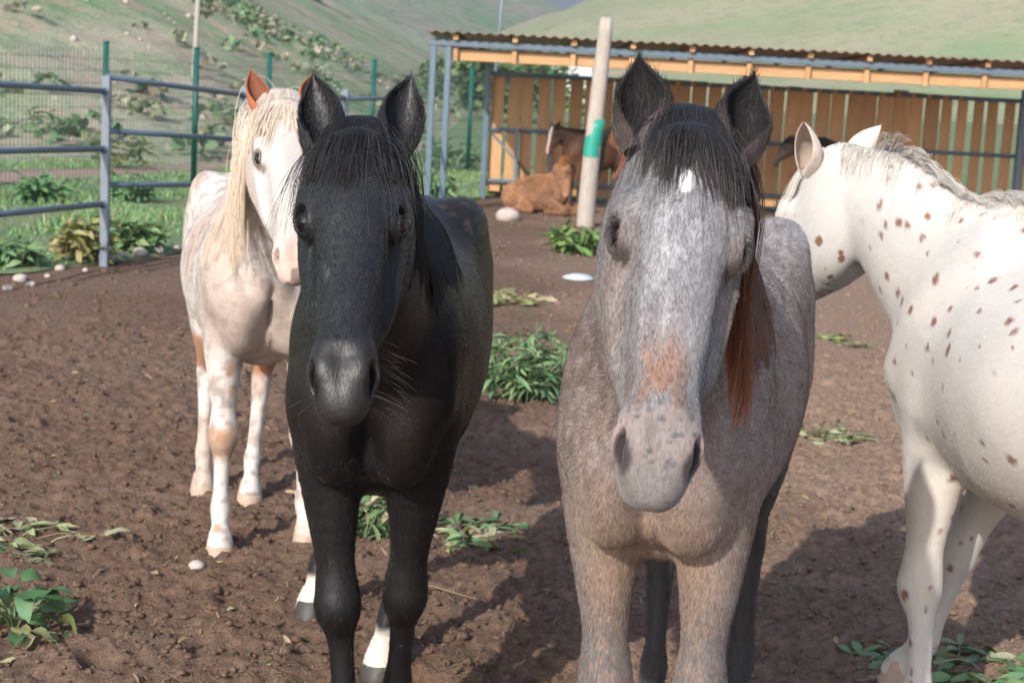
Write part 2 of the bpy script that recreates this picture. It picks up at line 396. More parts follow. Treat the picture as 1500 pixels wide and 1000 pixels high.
def ear_mesh(base, axis, front, L=.165, W=.040, curve=.018, n=16, m=20, thick=.004):
    """a cupped, pointed ear: returns V, Q, inner mask, tip parameter"""
    axis = unit(axis); front = np.asarray(front, float); front = unit(front - axis * (front @ axis)); side = np.cross(axis, front)
    V = []; inn = []; ss = []
    sv = np.linspace(0, 1, n)
    prof = np.interp(sv, [0, .12, .30, .5, .68, .82, .92, 1], [.62, .82, .98, 1.0, .82, .55, .30, .04]) * W
    ang = np.radians(np.interp(sv, [0, .15, .4, .7, 1], [172, 158, 128, 100, 70]))
    for layer in (0, 1):
        for i, q in enumerate(sv):
            c = np.asarray(base) + axis * L * q + front * (curve * (q * q) - .006 * q)
            r = max(prof[i] - layer * thick, .001)
            for t in np.linspace(-1, 1, m):
                a = math.pi + t * ang[i]
                dep = .75 + .1 * q
                rr = r * (1 + .06 * math.sin(6 * q + 2 * t))
                V.append(c + rr * (math.cos(a) * dep * front + math.sin(a) * side)); inn.append(layer); ss.append(q)
    Q = []
    for i in range(n - 1):
        for j in range(m - 1):
            a = i * m + j; Q.append((a, a + 1, a + m + 1, a + m)); o = n * m
            Q.append((o + a, o + a + m, o + a + m + 1, o + a + 1))
        for j in (0, m - 1):
            a = i * m + j; o = n * m; Q.append((a, a + m, o + a + m, o + a) if j == 0 else (a, o + a, o + a + m, a + m))
    return np.array(V), np.array(Q), np.array(inn), np.array(ss)
def grow(S, roots, dirs, lengths, n=12, grav=.5, stiff=.6, wav=.15, clump=None, seed=1, off=.003, gdir=(0, 0, -1), jit=.0):
    """strands that fall under gravity and lie on the implicit body S. roots (N,3)"""
    rg = np.random.default_rng(seed); N = len(roots)
    P = np.empty((N, n, 3)); p = np.array(roots, float); d = np.array(dirs, float); d /= np.linalg.norm(d, axis=1)[:, None]
    g = np.array(gdir, float); st = np.asarray(lengths)[:, None] / (n - 1)
    ph = rg.uniform(0, 6.28, (N, 3))
    if clump is not None: ph = clump + rg.normal(0, .35, (N, 3))
    for i in range(n):
        if S is not None:
            lo, hi = p.min(0) - .05, p.max(0) + .05
            for it in range(3):
                f = S.sample(p)
                if (f > off).all(): break
                e = .004; G = np.stack([S.sample(p + np.eye(3)[a] * e) - f for a in range(3)], 1)
                G /= np.linalg.norm(G, axis=1)[:, None] + 1e-9
                m = f < off
                p[m] += G[m] * (off - f[m])[:, None]
        P[:, i] = p
        w = np.stack([np.sin(ph[:, a] + i * (.55 + .12 * a)) for a in range(3)], 1)
        d = d * stiff + g * grav * (1 - .0 * i) + w * wav + rg.normal(0, jit, (N, 3)) if jit else d * stiff + g * grav + w * wav
        d /= np.linalg.norm(d, axis=1)[:, None]
        p = p + d * st
    return P
def clumped(P, lock, k=.75):
    """strands of a lock draw together towards their tips"""
    n = P.shape[1]; nl = lock.max() + 1; cnt = np.maximum(np.bincount(lock, minlength=nl), 1)
    M = np.stack([np.bincount(lock, P[:, i, a], minlength=nl) / cnt for i in range(n) for a in range(3)], 1).reshape(nl, n, 3)[lock]
    t = (np.linspace(0, 1, n) ** 1.3 * k)[None, :, None]; return P * (1 - t) + M * t
def strands_mesh(P, r0=.0009, r1=.0003, sides=3, rs=None):
    """P (N,n,3) -> V, F of thin tapered tubes"""
    N, n, _ = P.shape
    T = np.gradient(P, axis=1); T /= np.linalg.norm(T, axis=2)[..., None] + 1e-9
    ref = np.array([.31, .17, .93]); A = np.cross(T, ref); A /= np.linalg.norm(A, axis=2)[..., None] + 1e-9; B = np.cross(T, A)
    rad = np.linspace(1, 0, n) ** .6 * (r0 - r1) + r1; rad = rad[None, :, None] * (np.ones((N, 1, 1)) if rs is None else np.asarray(rs)[:, None, None])
    V = np.stack([P + rad * (A * math.cos(2 * math.pi * k / sides) + B * math.sin(2 * math.pi * k / sides)) for k in range(sides)], 2).reshape(-1, 3)
    b = (np.arange(N)[:, None, None] * n + np.arange(n - 1)[None, :, None]) * sides; k = np.arange(sides)[None, None, :]; k2 = (k + 1) % sides
    F = np.stack([b + k, b + k2, b + sides + k2, b + sides + k], -1).reshape(-1, 4)
    return V, F
# ---------------------------------------------------------------- horse things: coat, hair, hooves, eyes
def coat_mat(name, rough=.55, spec=.35, fleck=.25, scale=260, bump=.25, sheen=.15, tint=(1, 1, 1)):
    k = N(name); c = k.attr('coat'); f = k.attr('flow', 'Vector')
    n1 = k.noise(f, scale, 3, .6); n2 = k.noise(f, scale * .28, 3, .6); n3 = k.noise(f, 14, 3)
    a = k.math('ADD', k.math('MULTIPLY', k.math('SUBTRACT', n1, .5), fleck * 2.2), k.math('MULTIPLY', k.math('SUBTRACT', n2, .5), fleck * 1.2))
    a = k.math('ADD', k.math('ADD', a, 1.0), k.math('MULTIPLY', k.math('SUBTRACT', n3, .5), .25))
    col = k.mix(1.0, c, k.n('CombineColor', Red=a, Green=a, Blue=a), 'MULTIPLY')
    h = k.math('ADD', k.math('MULTIPLY', n1, .6), n2)
    return k.done(col, k.math('ADD', rough, k.math('MULTIPLY', n2, .15)), k.bump(h, bump, .004), **{'Specular IOR Level': spec, 'Sheen Weight': sheen, 'Sheen Roughness': .45})
def hair_mat(name, rough=.42, spec=.4):
    k = N(name); return k.done(k.attr('coat'), rough, **{'Specular IOR Level': spec})
def simple_mat(name, col, rough=.5, spec=.5, nscale=None, namt=.25, bump=0, metal=0):
    k = N(name)
    if nscale:
        n = k.noise(k.obj(), nscale, 4); c = k.mix(n, [q * (1 - namt) for q in col], [q * (1 + namt) for q in col])
        return k.done(c, rough, k.bump(n, bump, .01) if bump else None, **{'Specular IOR Level': spec, 'Metallic': metal})
    return k.done(col, rough, **{'Specular IOR Level': spec, 'Metallic': metal})
def hoof_mesh(top, bot, n=18, s=1.0):
    V = []; c0 = np.array(top); c1 = np.array(bot); fwd = np.array([1, 0, 0])
    for t, r, z in ((0, .043, .082), (.2, .047, .07), (.9, .060, .012), (1, .060, -.015)):
        for k in range(n):
            a = 2 * math.pi * k / n; x = math.cos(a); y = math.sin(a)
            px = c0[0] - .005 + .026 * t + x * r * (1.05 if x > 0 else .85); py = c0[1] + (c1[1] - c0[1]) * t + y * r * .93
            zz = z + (x * -.012 if t < .5 else 0)
            V.append((px * s, py * s, zz * s))
    F = [(i * n + k, i * n + (k + 1) % n, (i + 1) * n + (k + 1) % n, (i + 1) * n + k) for i in range(3) for k in range(n)]
    V.append(((c0[0]) * s, c0[1] * s, .085 * s)); F += [(len(V) - 1, (k + 1) % n, k) for k in range(n)]
    return np.array(V), F
def ball(r, n=16, m=10):
    V = []; F = []
    for i in range(m + 1):
        t = math.pi * i / m
        for k in range(n): a = 2 * math.pi * k / n; V.append((r * math.sin(t) * math.cos(a), r * math.sin(t) * math.sin(a), r * math.cos(t)))
    for i in range(m):
        for k in range(n): F.append((i * n + k, (i + 1) * n + k, (i + 1) * n + (k + 1) % n, i * n + (k + 1) % n))
    return np.array(V), np.array(F)
def flow_coords(H, V, q):
    """hair-direction coordinates: stretched along the lie of the coat"""
    head = (q[:, 0] > -.02) & (q[:, 1] > -.31) & (np.abs(q[:, 2]) < .17) & (q[:, 0] < .68)
    fb = V * np.array([.30, 1, .62]); fh = q * np.array([.26, 1, 1]) * H.hs
    # legs: hair lies downwards
    leg = V[:, 2] < .8
    fb[leg] = V[leg] * np.array([1, 1, .3])
    return np.where(head[:, None], fh + 5.0, fb)
class HorseThing:
    def __init__(s, H, name, label, loc, rz, scale, hb, hh, colour, mat, ears, hairmat, eyemat, hoofmat, group=None, category='horse', hoofcol=None, eyes=True, hooves=True, cat_kw=None):
        s.H = H; s.root = thing(name, label, category, loc, rz, group, scale)
        V, Q = H.build(hb, hh)
        q = H.loc(V); C = colour(H, V, q)
        fl = flow_coords(H, V, q)
        nv = len(V); VV = [V]; QQ = [Q]; CC = [C]; FF = [fl]
        for y, e in zip((1, -1), ears['each']) if True else ():
            base = H.H(*e['base']); ax = H.R @ unit(e['axis']); fr = H.R @ unit(e['front'])
            v, f, inn, ss = ear_mesh(base, ax, fr, e.get('L', .165) * H.hs, e.get('W', .040) * H.hs, e.get('curve', .018) * H.hs * 1.0)
            c = ears['col'](v, inn, ss); VV.append(v); QQ.append(f + nv); CC.append(c); FF.append(v * np.array([1, 1, .3])); nv += len(v)
        s.body = mesh_obj('body', np.concatenate(VV), np.concatenate(QQ), mat, s.root, True, {'coat': ('FLOAT_COLOR', np.clip(np.concatenate(CC), .001, 1)), 'flow': ('FLOAT_VECTOR', np.concatenate(FF))})
        s.VQ = (np.concatenate(VV), np.concatenate(QQ), np.clip(np.concatenate(CC), .001, 1), len(V))
        if eyes:
            for y in (1, -1):
                bv, bf = ball(.0240 * H.hs); c = H.H(.218, -.034, y * .0800)
                mesh_obj('eye', bv + c, bf, eyemat, s.root)
        if hooves:
            for t, b in H.hoof_pos():
                hv, hf = hoof_mesh(t, b); mesh_obj('hoof', hv, hf, hoofmat, s.root)
    def hair(s, name, P, colfn, mat, r0=.0009, r1=.0003, seed=0):
        N_, n, _ = P.shape; V, F = strands_mesh(P, r0, r1)
        rg = np.random.default_rng(seed)
        t = np.linspace(0, 1, n)[None].repeat(N_, 0); C = colfn(P, t, rg)            # (N,n,3)
        C = np.repeat(C.reshape(-1, 3), 3, 0)
        return mesh_obj(name, V, F, mat, s.root, True, {'coat': ('FLOAT_COLOR', np.clip(C, .0005, 1))})

    def fur(s, n, L=.014, r=.00028, seed=1, var=.35, lift=.22, front=2.0, mat=None, swirl=.9, grey=0.0):
        """short coat hair lying along the body, as hair curves rooted on the skin"""
        V, Q, C, nb = s.VQ; H = s.H; rg = np.random.default_rng(seed)
        A = V[Q]; c = A.mean(1); nrm = np.cross(A[:, 2] - A[:, 0], A[:, 3] - A[:, 1]); ar = np.linalg.norm(nrm, axis=1) / 2; nrm /= 2 * ar[:, None] + 1e-12
        q = H.loc(c); hd = in_head(q) > .5
        ear = np.arange(len(Q)) >= (Q < nb).all(1).sum(); ear = (Q >= nb).any(1)
        w = ar * np.where(hd | ear, 3.0, np.where(c[:, 0] > -.1, front, 1.0)); w /= w.sum(); k = rg.choice(len(Q), n, p=w)
        a, b = rg.random(n)[:, None], rg.random(n)[:, None]; T = A[k]; p = (T[:, 0] * (1 - a) + T[:, 1] * a) * (1 - b) + (T[:, 3] * (1 - a) + T[:, 2] * a) * b; nr = nrm[k]
        D = np.where((p[:, 2] < .85)[:, None], np.array([-.1, 0, -1.0]), np.array([-1.0, 0, -.45])); qh = H.loc(p); f = np.stack([(qh[:, 0] - .165), 0 * qh[:, 0], qh[:, 2] * .8], 1)
        f[:, 0] += np.where(qh[:, 0] > .2, .15, 0); D = np.where(hd[k][:, None], f @ H.R.T, D); D = np.where(ear[k][:, None], -H.a[None] + .0 * D, D)
        D /= np.linalg.norm(D, axis=1)[:, None] + 1e-9; sw_ = np.stack([fbm(p * 9, 2, seed + j) - .5 for j in range(3)], 1); D = D + sw_ * swirl + rg.normal(0, .22, (n, 3))
        D -= nr * (D * nr).sum(1)[:, None]; D /= np.linalg.norm(D, axis=1)[:, None] + 1e-9
        ln = L * rg.uniform(.6, 1.3, n) * np.where(ear[k], 1.3, np.where(hd[k], np.where(qh[:, 0] > .5, .15, .75), 1.0)); ln = ln[:, None]; li = (lift * rg.uniform(.3, 1.6, n))[:, None]
        P = np.stack([p - nr * .001, p + (D * .5 + nr * li * .55) * ln, p + (D + nr * li * .75) * ln], 1)
        cv = bpy.data.hair_curves.new('coat_hair'); cv.add_curves([3] * n)
        cv.attributes['position'].data.foreach_set('vector', P.astype(np.float32).ravel())
        ra = cv.attributes.get('radius') or cv.attributes.new('radius', 'FLOAT', 'POINT'); ra.data.foreach_set('value', np.tile([r, r * .8, r * .15], n).astype(np.float32))
        cc = C[Q[k]].mean(1) * rg.uniform(1 - var, 1 + var, (n, 1)); gr = rg.random(n) < grey; cc[gr] = np.array([.16, .15, .14]) * rg.uniform(.4, 1.3, (gr.sum(), 1)); ca = cv.attributes.new('coat', 'FLOAT_COLOR', 'CURVE'); ca.data.foreach_set('color', np.concatenate([np.clip(cc, 0, 1), np.ones((n, 1))], 1).astype(np.float32).ravel())
        o = bpy.data.objects.new('coat_hair', cv); COL.objects.link(o); o.parent = s.root; cv.materials.append(mat or FURM); return o
FURM = hair_mat('coat_hair', .6, .25)
# ---------------------------------------------------------------- materials of the place
def dirt_mat():
    k = N('dirt'); p = k.pos(); n0 = k.noise(p, .55, 4, .6); n1 = k.noise(p, 6, 5, .65); n2 = k.noise(p, 38, 5, .7); n3 = k.noise(p, 170, 3, .7)
    c = k.ramp(n2, [(.25, (.088, .053, .035)), (.50, (.195, .122, .082)), (.78, (.315, .205, .143))])
    c = k.mix(k.ramp(n1, [(.35, 0.0), (.7, .65)]), c, (.110, .071, .053))
    c = k.mix(k.ramp(n0, [(.40, 0.0), (.65, .35)]), c, (.235, .170, .132))
    c = k.mix(k.ramp(n3, [(.60, 0.0), (.72, .45)]), c, (.33, .255, .20))
    sx = k.n('SeparateXYZ'); k.set(sx.inputs[0], p); dry = k.math('ADD', k.math('MULTIPLY', sx.outputs[0], .28), k.math('MULTIPLY', k.math('SUBTRACT', n0, .5), 1.2))
    c = k.mix(k.ramp(dry, [(0.0, 0.0), (.45, .75)]), c, k.ramp(n2, [(.25, (.19, .127, .088)), (.5, (.35, .240, .170)), (.78, (.46, .33, .245))]))
    h = k.math('ADD', k.math('MULTIPLY', n2, 1.0), k.math('MULTIPLY', n3, .45))
    return k.done(c, .95, k.bump(h, .9, .022), **{'Specular IOR Level': .15})
def turf_mat():
    k = N('turf'); p = k.pos(); n0 = k.noise(p, .35, 4, .6); n1 = k.noise(p, 3, 5, .7); n2 = k.noise(p, 24, 4, .7)
    c = k.ramp(n1, [(.3, (.105, .185, .085)), (.55, (.17, .26, .125)), (.8, (.29, .30, .18))])
    c = k.mix(k.ramp(n0, [(.45, 0.0), (.62, .6)]), c, (.26, .225, .15)); c = k.mix(k.ramp(n2, [(.45, 0.0), (.7, .4)]), c, (.05, .075, .03))
    return k.done(c, .95, k.bump(n2, .6, .05), **{'Specular IOR Level': .1})
def hill_mat(name, green, dry, soil, s=1.0, mixlo=.42, mixhi=.60, tuft=(.045, .085, .035), ta=.55):
    k = N(name); p = k.pos(); n0 = k.noise(p, .05 * s, 6, .65, .8); n1 = k.noise(p, .30 * s, 8, .75, .5); n2 = k.noise(p, 1.6 * s, 6, .8)
    c = k.mix(k.ramp(n0, [(mixlo, 0.0), (mixhi, 1.0)]), green, dry); c = k.mix(k.ramp(n1, [(.47, 0.0), (.60, .85)]), c, soil)
    c = k.mix(k.ramp(n2, [(.50, 0.0), (.60, ta)]), c, tuft)
    return k.done(c, .95, k.bump(n2, .7, .3 / s), **{'Specular IOR Level': .1})
DIRT, TURF = dirt_mat(), turf_mat()
def leaf_mat(name, c0, c1, c2, trans=.25):
    k = N(name); a = k.attr('coat'); n = k.noise(k.obj(), 60, 3)
    c = k.mix(1.0, a, k.mix(n, (.75, .75, .75), (1.2, 1.2, 1.2)), 'MULTIPLY')
    return k.done(c, .6, **{'Specular IOR Level': .3, 'Subsurface Weight': 0.0, 'Transmission Weight': 0.0})
LEAF = leaf_mat('leaf', None, None, None)
PIPE = simple_mat('blue_grey_pipe', (.105, .150, .195), .38, .5, 9, .25, .1)
PIPE2 = simple_mat('weathered_pipe', (.17, .20, .235), .45, .5, 9, .25, .1)
GREENP = simple_mat('green_paint', (.006, .095, .075), .4, .5, 6, .2)
WIRE = simple_mat('fence_wire', (.09, .14, .12), .5, .4)
def wood_mat(name, a, b, sc=(9, 9, .7), rough=.75):
    k = N(name); o = k.scale(k.obj(), sc); n = k.noise(o, 7, 5, .65, .4); n2 = k.noise(o, 1.2, 2)
    oi = k.n('ObjectInfo').outputs['Random']
    c = k.ramp(n, [(.3, a), (.7, b)]); v = k.math('ADD', .8, k.math('MULTIPLY', oi, .4)); c = k.mix(1.0, c, k.n('CombineColor', Red=v, Green=v, Blue=v), 'MULTIPLY')
    c = k.mix(k.ramp(n2, [(.5, 0.0), (.75, .35)]), c, [q * .6 for q in a])
    return k.done(c, rough, k.bump(n, .3, .01), **{'Specular IOR Level': .25})
BOARD = wood_mat('shed_board', (.40, .22, .105), (.55, .33, .175))
BEAM = wood_mat('shed_beam', (.42, .235, .11), (.56, .34, .18), (.7, 9, 9))
POSTW = wood_mat('peeled_post', (.33, .285, .24), (.49, .44, .385), (8, 8, .8))
ROOFM = simple_mat('roof_sheet', (.30, .19, .13), .45, .4, 3, .3, .1, .3)
STONE = simple_mat('stone', (.42, .36, .32), .9, .2, 14, .3, .6)
WHITEP = simple_mat('white_wall', (.62, .63, .64), .7, .3, 2, .08)

# ---------------------------------------------------------------- ground: one sheet, finer where hooves have churned it
def axis(dense0, dense1, st, far0, far1, g=1.13):
    a = list(np.arange(dense0, dense1, st)); d, x = st, a[-1]
    while x < far1: d *= g; x += d; a.append(x)
    d, x = st, dense0; b = []
    while x > far0: d *= g; x -= d; b.append(x)
    return np.array(b[::-1] + a)
def dirt_height(X, Y):
    p = np.stack([X, Y, 0 * X], 1); near = sstep(30, 12, np.hypot(X, Y - 5))
    fine = sstep(13.5, 11.0, Y) * sstep(4.6, 3.4, np.abs(X))
    h = (fbm(p * 1.1, 3, 101) - .5) * .07 + (fbm(p * 5.5, 3, 102) - .5) * .055 * (.3 + .7 * fine) + fine * ((.18 - np.abs(fbm(p * 13, 3, 103) - .5)) * .08 + (fbm(p * 33, 2, 104) - .5) * .046)
    c = .30; b = np.floor(np.stack([X, Y], 1) / c).astype(np.int64); dent = 0 * X
    for dx in (-1, 0, 1):
        for dy in (-1, 0, 1):
            i, j = b[:, 0] + dx, b[:, 1] + dy; on = _h(i, j, 0 * i, 905) < .75; s_ = .75 + .5 * _h(i, j, 0 * i, 907)
            r = np.hypot(X - (i + _h(i, j, 0 * i, 901)) * c, (Y - (j + _h(i, j, 0 * i, 902)) * c) * (.85 + .3 * _h(i, j, 0 * i, 903))) / (.055 * s_)
            dent = dent + np.where(on, -.024 * sstep(1.0, .55, r) + .012 * np.exp(-((r - 1.15) / .22) ** 2), 0)
    return (h + dent * fine) * near - .012
gx = axis(-3.4, 3.4, .0185, -3000, 3000); gy = axis(3.0, 11.5, .0195, -60, 4000, 1.06)
GX, GY = np.meshgrid(gx, gy, indexing='xy'); Z = dirt_height(GX.ravel(), GY.ravel())
# below the far hills and beyond the fence the ground is turf: leave it level
V = np.stack([GX.ravel(), GY.ravel(), Z], 1); nx, ny = len(gx), len(gy)
i = (np.arange(ny - 1)[:, None] * nx + np.arange(nx - 1)[None]).ravel(); Q = np.stack([i, i + 1, i + nx + 1, i + nx], 1)
tag(mesh_obj('ground', V, Q, DIRT), kind='structure')
def gz(x, y): return float(dirt_height(np.array([x]), np.array([y]))[0])

# turf sheet outside the fence and behind the shed
edge = [(-400, 2), (-5.6, 11.5), (-5.0, 12.9), (-4.15, 14.1), (-3.5, 15.6), (-2.75, 17.9), (-2.0, 20.4), (-1.3, 22.9), (-.9, 25.4), (-.4, 26.9), (9.5, 27.1), (14, 24), (60, 10), (400, 2)]
ex = np.array([e[0] for e in edge]); ey = np.array([e[1] for e in edge])
tx = np.concatenate([np.linspace(-400, -12, 20), np.arange(-11.9, 14, .09), np.linspace(14.5, 400, 20)]); ty = np.array([0, .04, .12, .3, .6, 1.2, 2.5, 5, 9, 16, 30, 60, 140, 400, 1200, 3000.])
rg = np.random.default_rng(5); jx = rg.normal(0, .10, len(tx)) * (np.abs(tx) < 14); jx = np.convolve(jx, [.3, .5, .3], 'same')
e0 = np.interp(tx, ex, ey) + jx; V = np.array([(x, y + q, .006 + .018 * min(1, q * 4)) for x, y in zip(tx, e0) for q in ty]); m = len(ty)
i = (np.arange(len(tx) - 1)[:, None] * m + np.arange(m - 1)[None]).ravel()
tag(mesh_obj('turf', V, np.stack([i, i + m, i + m + 1, i + 1], 1), TURF), kind='structure')
def in_turf(X, Y):
    return Y > np.interp(X, ex, ey)
# worn path beyond the mesh fence
pc = [ground(-60, 262), ground(120, 258), ground(240, 250), ground(350, 246), ground(470, 228), ground(560, 214)]; pw = [2.4, 2.2, 1.9, 1.7, 1.6, 1.4]; V = []; F = []
for j, (c, w) in enumerate(zip(pc, pw)):
    V += [(c[0] - .2, c[1] - w, .034), (c[0] + .2, c[1] + w, .034)]
    if j: F.append((2 * j - 2, 2 * j, 2 * j + 1, 2 * j - 1))
PATHM = simple_mat('path_soil', (.30, .215, .175), .95, .1, 3, .25, .4)
tag(mesh_obj('path', V, F, PATHM, smooth=False), kind='structure')

# ---------------------------------------------------------------- hills
def hill(name, xs, ys, hf, mat):
    X, Y = np.meshgrid(xs, ys); z = hf(X.ravel(), Y.ravel()); nx = len(xs)
    i = (np.arange(len(ys) - 1)[:, None] * nx + np.arange(nx - 1)[None]).ravel()
    return tag(mesh_obj(name, np.stack([X.ravel(), Y.ravel(), z], 1), np.stack([i, i + 1, i + nx + 1, i + nx], 1), mat), kind='structure')
def left_h(X, Y):
    p = np.stack([X, Y, 0 * X], 1); xt = -1.6 - .012 * (Y - 30); r = np.maximum(xt - X, 0)
    return (np.sqrt(r * r + 1) - 1) * .43 * sstep(27, 48, Y) * (1 + (fbm(p * .05, 3, 120) - .5) * .5) + (fbm(p * .35, 4, 121) - .5) * .9 * sstep(0, 6, r) * sstep(30, 38, Y) - .05
hill('hillside', np.concatenate([np.linspace(-260, -40, 60), np.linspace(-39, 12, 170)]), np.concatenate([np.linspace(27, 70, 130), np.linspace(71, 420, 110)]), left_h,
     hill_mat('near_hill', (.205, .31, .155), (.40, .375, .28), (.42, .315, .255), 1.0, tuft=(.115, .215, .10)))
def right_h(X, Y):
    p = np.stack([X, Y, 0 * X], 1); e = X + .075 * Y
    return np.maximum(e, 0) * .46 * sstep(170, 330, Y) * (1 + (fbm(p * .006, 4, 130) - .5) * .35) + (np.abs(fbm(p * .011, 4, 131) - .5)) * 14 * sstep(180, 300, Y) * sstep(0, 30, e) - .6
hill('hill', np.linspace(-80, 420, 150), np.linspace(165, 560, 120), right_h, hill_mat('far_slope', (.27, .36, .19), (.46, .39, .28), (.37, .36, .235), .22, .40, .60, (.19, .27, .13), .5))
def mid_h(X, Y):
    p = np.stack([X, Y, 0 * X], 1)
    return 62 * np.exp(-((X + 120) / 105) ** 2) * sstep(420, 720, Y) * (1 + (fbm(p * .008, 4, 140) - .5) * .5) + 26 * np.exp(-((X - 10) / 60) ** 2) * sstep(600, 900, Y) * (1 + (fbm(p * .012, 4, 141) - .5) * .6) - 1
hill('hill', np.linspace(-520, 260, 130), np.linspace(400, 1100, 110), mid_h, hill_mat('green_slope', (.21, .34, .17), (.36, .39, .25), (.45, .36, .30), .12, .42, .6))
def mount_h(X, Y):
    p = np.stack([X, Y, 0 * X], 1); return (420 + 260 * (fbm(p * .0012, 4, 150) - .5)) * sstep(4200, 5600, Y) - 5
hill('mountain', np.linspace(-3500, 3500, 120), np.linspace(4000, 6500, 50), mount_h, hill_mat('mountain_forest', (.045, .075, .060), (.075, .095, .075), (.12, .12, .10), .01))

# ---------------------------------------------------------------- boxes, pipes
def box_v(c, sx, sy, sz):
    return [(c[0] + a * sx / 2, c[1] + b * sy / 2, c[2] + d * sz / 2) for a in (-1, 1) for b in (-1, 1) for d in (-1, 1)]
BOXF = [(0, 1, 3, 2), (4, 6, 7, 5), (0, 4, 5, 1), (2, 3, 7, 6), (0, 2, 6, 4), (1, 5, 7, 3)]
def bar(p0, p1, w, h=None, bev=.12, up=(0, 0, 1)):
    """rectangular bar with chamfered edges between two points"""
    p0, p1 = np.asarray(p0, float), np.asarray(p1, float); d = unit(p1 - p0); h = h or w; u = np.asarray(up, float)
    if abs(u @ d) > .95: u = np.array([0, 1.0, 0])
    s = unit(np.cross(d, u)); u = np.cross(s, d); b = bev * min(w, h); V = []
    prof = [(-w / 2 + b, -h / 2), (w / 2 - b, -h / 2), (w / 2, -h / 2 + b), (w / 2, h / 2 - b), (w / 2 - b, h / 2), (-w / 2 + b, h / 2), (-w / 2, h / 2 - b), (-w / 2, -h / 2 + b)]
    for p in (p0, p1): V += [p + s * a + u * c for a, c in prof]
    F = [(k, (k + 1) % 8, 8 + (k + 1) % 8, 8 + k) for k in range(8)] + [tuple(range(7, -1, -1)), tuple(range(8, 16))]
    return V, F
def pipe(p0, p1, r, n=10):
    p0, p1 = np.asarray(p0, float), np.asarray(p1, float); d = unit(p1 - p0); a = unit(np.cross(d, (0, 0, 1) if abs(d[2]) < .9 else (0, 1, 0))); b = np.cross(d, a)
    V = [p + r * (a * math.cos(2 * math.pi * k / n) + b * math.sin(2 * math.pi * k / n)) for p in (p0, p1) for k in range(n)]
    return V, [(k, (k + 1) % n, n + (k + 1) % n, n + k) for k in range(n)] + [tuple(range(n - 1, -1, -1)), tuple(range(n, 2 * n))]
def part(name, vf, mat, parent, smooth=False, label=None):
    V, F = vf; off = np.array(parent.location) if parent else np.zeros(3)
    o = mesh_obj(name, np.asarray(V) - off, F, mat, parent, smooth)
    if label: o['label'] = label
    return o

# ---------------------------------------------------------------- pipe corral panels
PP = [(-4.42, 12.3), (-3.64, 15.0), (-2.88, 17.7), (-2.12, 20.4), (-1.52, 22.75)]; ZT = [(1.56, .10, .0), (1.62, .0, .0), (1.50, .0, -.1), (1.55, 0, -.05), (1.55, 0, -.05)]
labs = ['blue-grey pipe corral panel with three rails, running out past the mesh fence corner', 'blue-grey pipe corral panel between the tall square post and the pale horse', 'blue-grey pipe corral panel behind the pale horse\'s head', 'blue-grey pipe corral panel between the two leading horses\' ears and the shed']
labs[3] = 'blue-grey pipe corral panel joining the shed\'s end posts'
for j in range(4):
    (x0, y0), (x1, y1) = PP[j], PP[j + 1]
    if j == 0: zs = [(1.60, 1.53), (1.07, 1.03), (.56, .55)]
    elif j == 1: zs = [(1.655, 1.515), (1.19, 1.06), (.72, .60)]
    else: zs = [(1.50, 1.50), (1.05, 1.05), (.60, .60)]
    t = thing('corral_panel', labs[j], 'fence panel', (x1, y1, 0) if j == 0 else (x0, y0, 0), group='pipe corral panels')
    for a, b in zs: part('rail', pipe((x0, y0, a), (x1, y1, b), .027), PIPE, t, True)
    if j == 0: part('post', bar((x1, y1, -.05), (x1, y1, 1.66), .075), PIPE2, t)
    elif j < 3: part('post', bar((x1, y1, -.05), (x1, y1, 1.60), .075), PIPE2, t)
    for a, b in zs: part('clamp', pipe((x1, y1, b), tuple(np.array([x1, y1, b]) + np.array([x0 - x1, y0 - y1, a - b]) * .02), .036), PIPE, t, True)
# ---------------------------------------------------------------- green wire mesh fence
t = thing('mesh_fence', 'wire mesh fence on dark green posts beyond the corral', 'fence', (-5.6, 23, 0)); S0 = [-.70, -.45, -.21, 0, .186, .36, .656, 1.0, 1.35]
gp = lambda s: (-5.6 + 4.57 * s, 23 + 10 * s)
for s_ in S0:
    x, y = gp(s_); part('post', pipe((x, y, -.05), (x, y, 2.02), .040), GREENP, t, True); part('post_cap', pipe((x, y, 2.02), (x, y, 2.05), .044), GREENP, t, True)
V, F = [], []
def addb(vf):
    o = len(V); V.extend(vf[0]); F.extend([tuple(i + o for i in f) for f in vf[1]])
for s_ in np.arange(-.70, 1.35, .075 / 11): x, y = gp(s_); addb(pipe((x, y, .05), (x, y, 1.95), .0042, 3))
for z in np.arange(.05, 1.96, .16): addb(pipe((*gp(-.70), z), (*gp(1.35), z), .0036, 3))
o = part('wire_mesh', (V, F), WIRE, t); o['kind'] = 'stuff'

# ---------------------------------------------------------------- shed
YF, YB = 23.5, 26.5
zb = at(900, 76, YF)[2]; xl = at(629, 66, YF)[0]; xr = 8.6
t = shed = thing('shed', 'open timber stable shed with orange board wall and corrugated roof', 'shed', (0, YB, 0))
part('front_beam', bar((xl, YF, zb), (xr, YF, zb), .09, .09), PIPE, t)
part('fascia', bar((at(662, 75, YF)[0], YF + .10, zb - .15), (xr, YF + .10, zb - .15), .05, .15), BEAM, t)
for px in (634, 656): X = at(px, 100, YF)[0]; part('post', bar((X, YF, -.05), (X, YF, zb - .045), .085), PIPE, t)
part('post', bar((xr - .1, YF, -.05), (xr - .1, YF, zb - .045), .085), PIPE, t)
for px in (711, 1085, 1493): X = at(px, 200, YB)[0]; part('post', bar((X, YB - .10, -.05), (X, YB - .10, zb - .10), .09), PIPE, t)
part('rear_beam', bar((at(711, 100, YB)[0] - .2, YB - .10, zb - .055), (xr, YB - .10, zb - .055), .09, .09), PIPE, t)
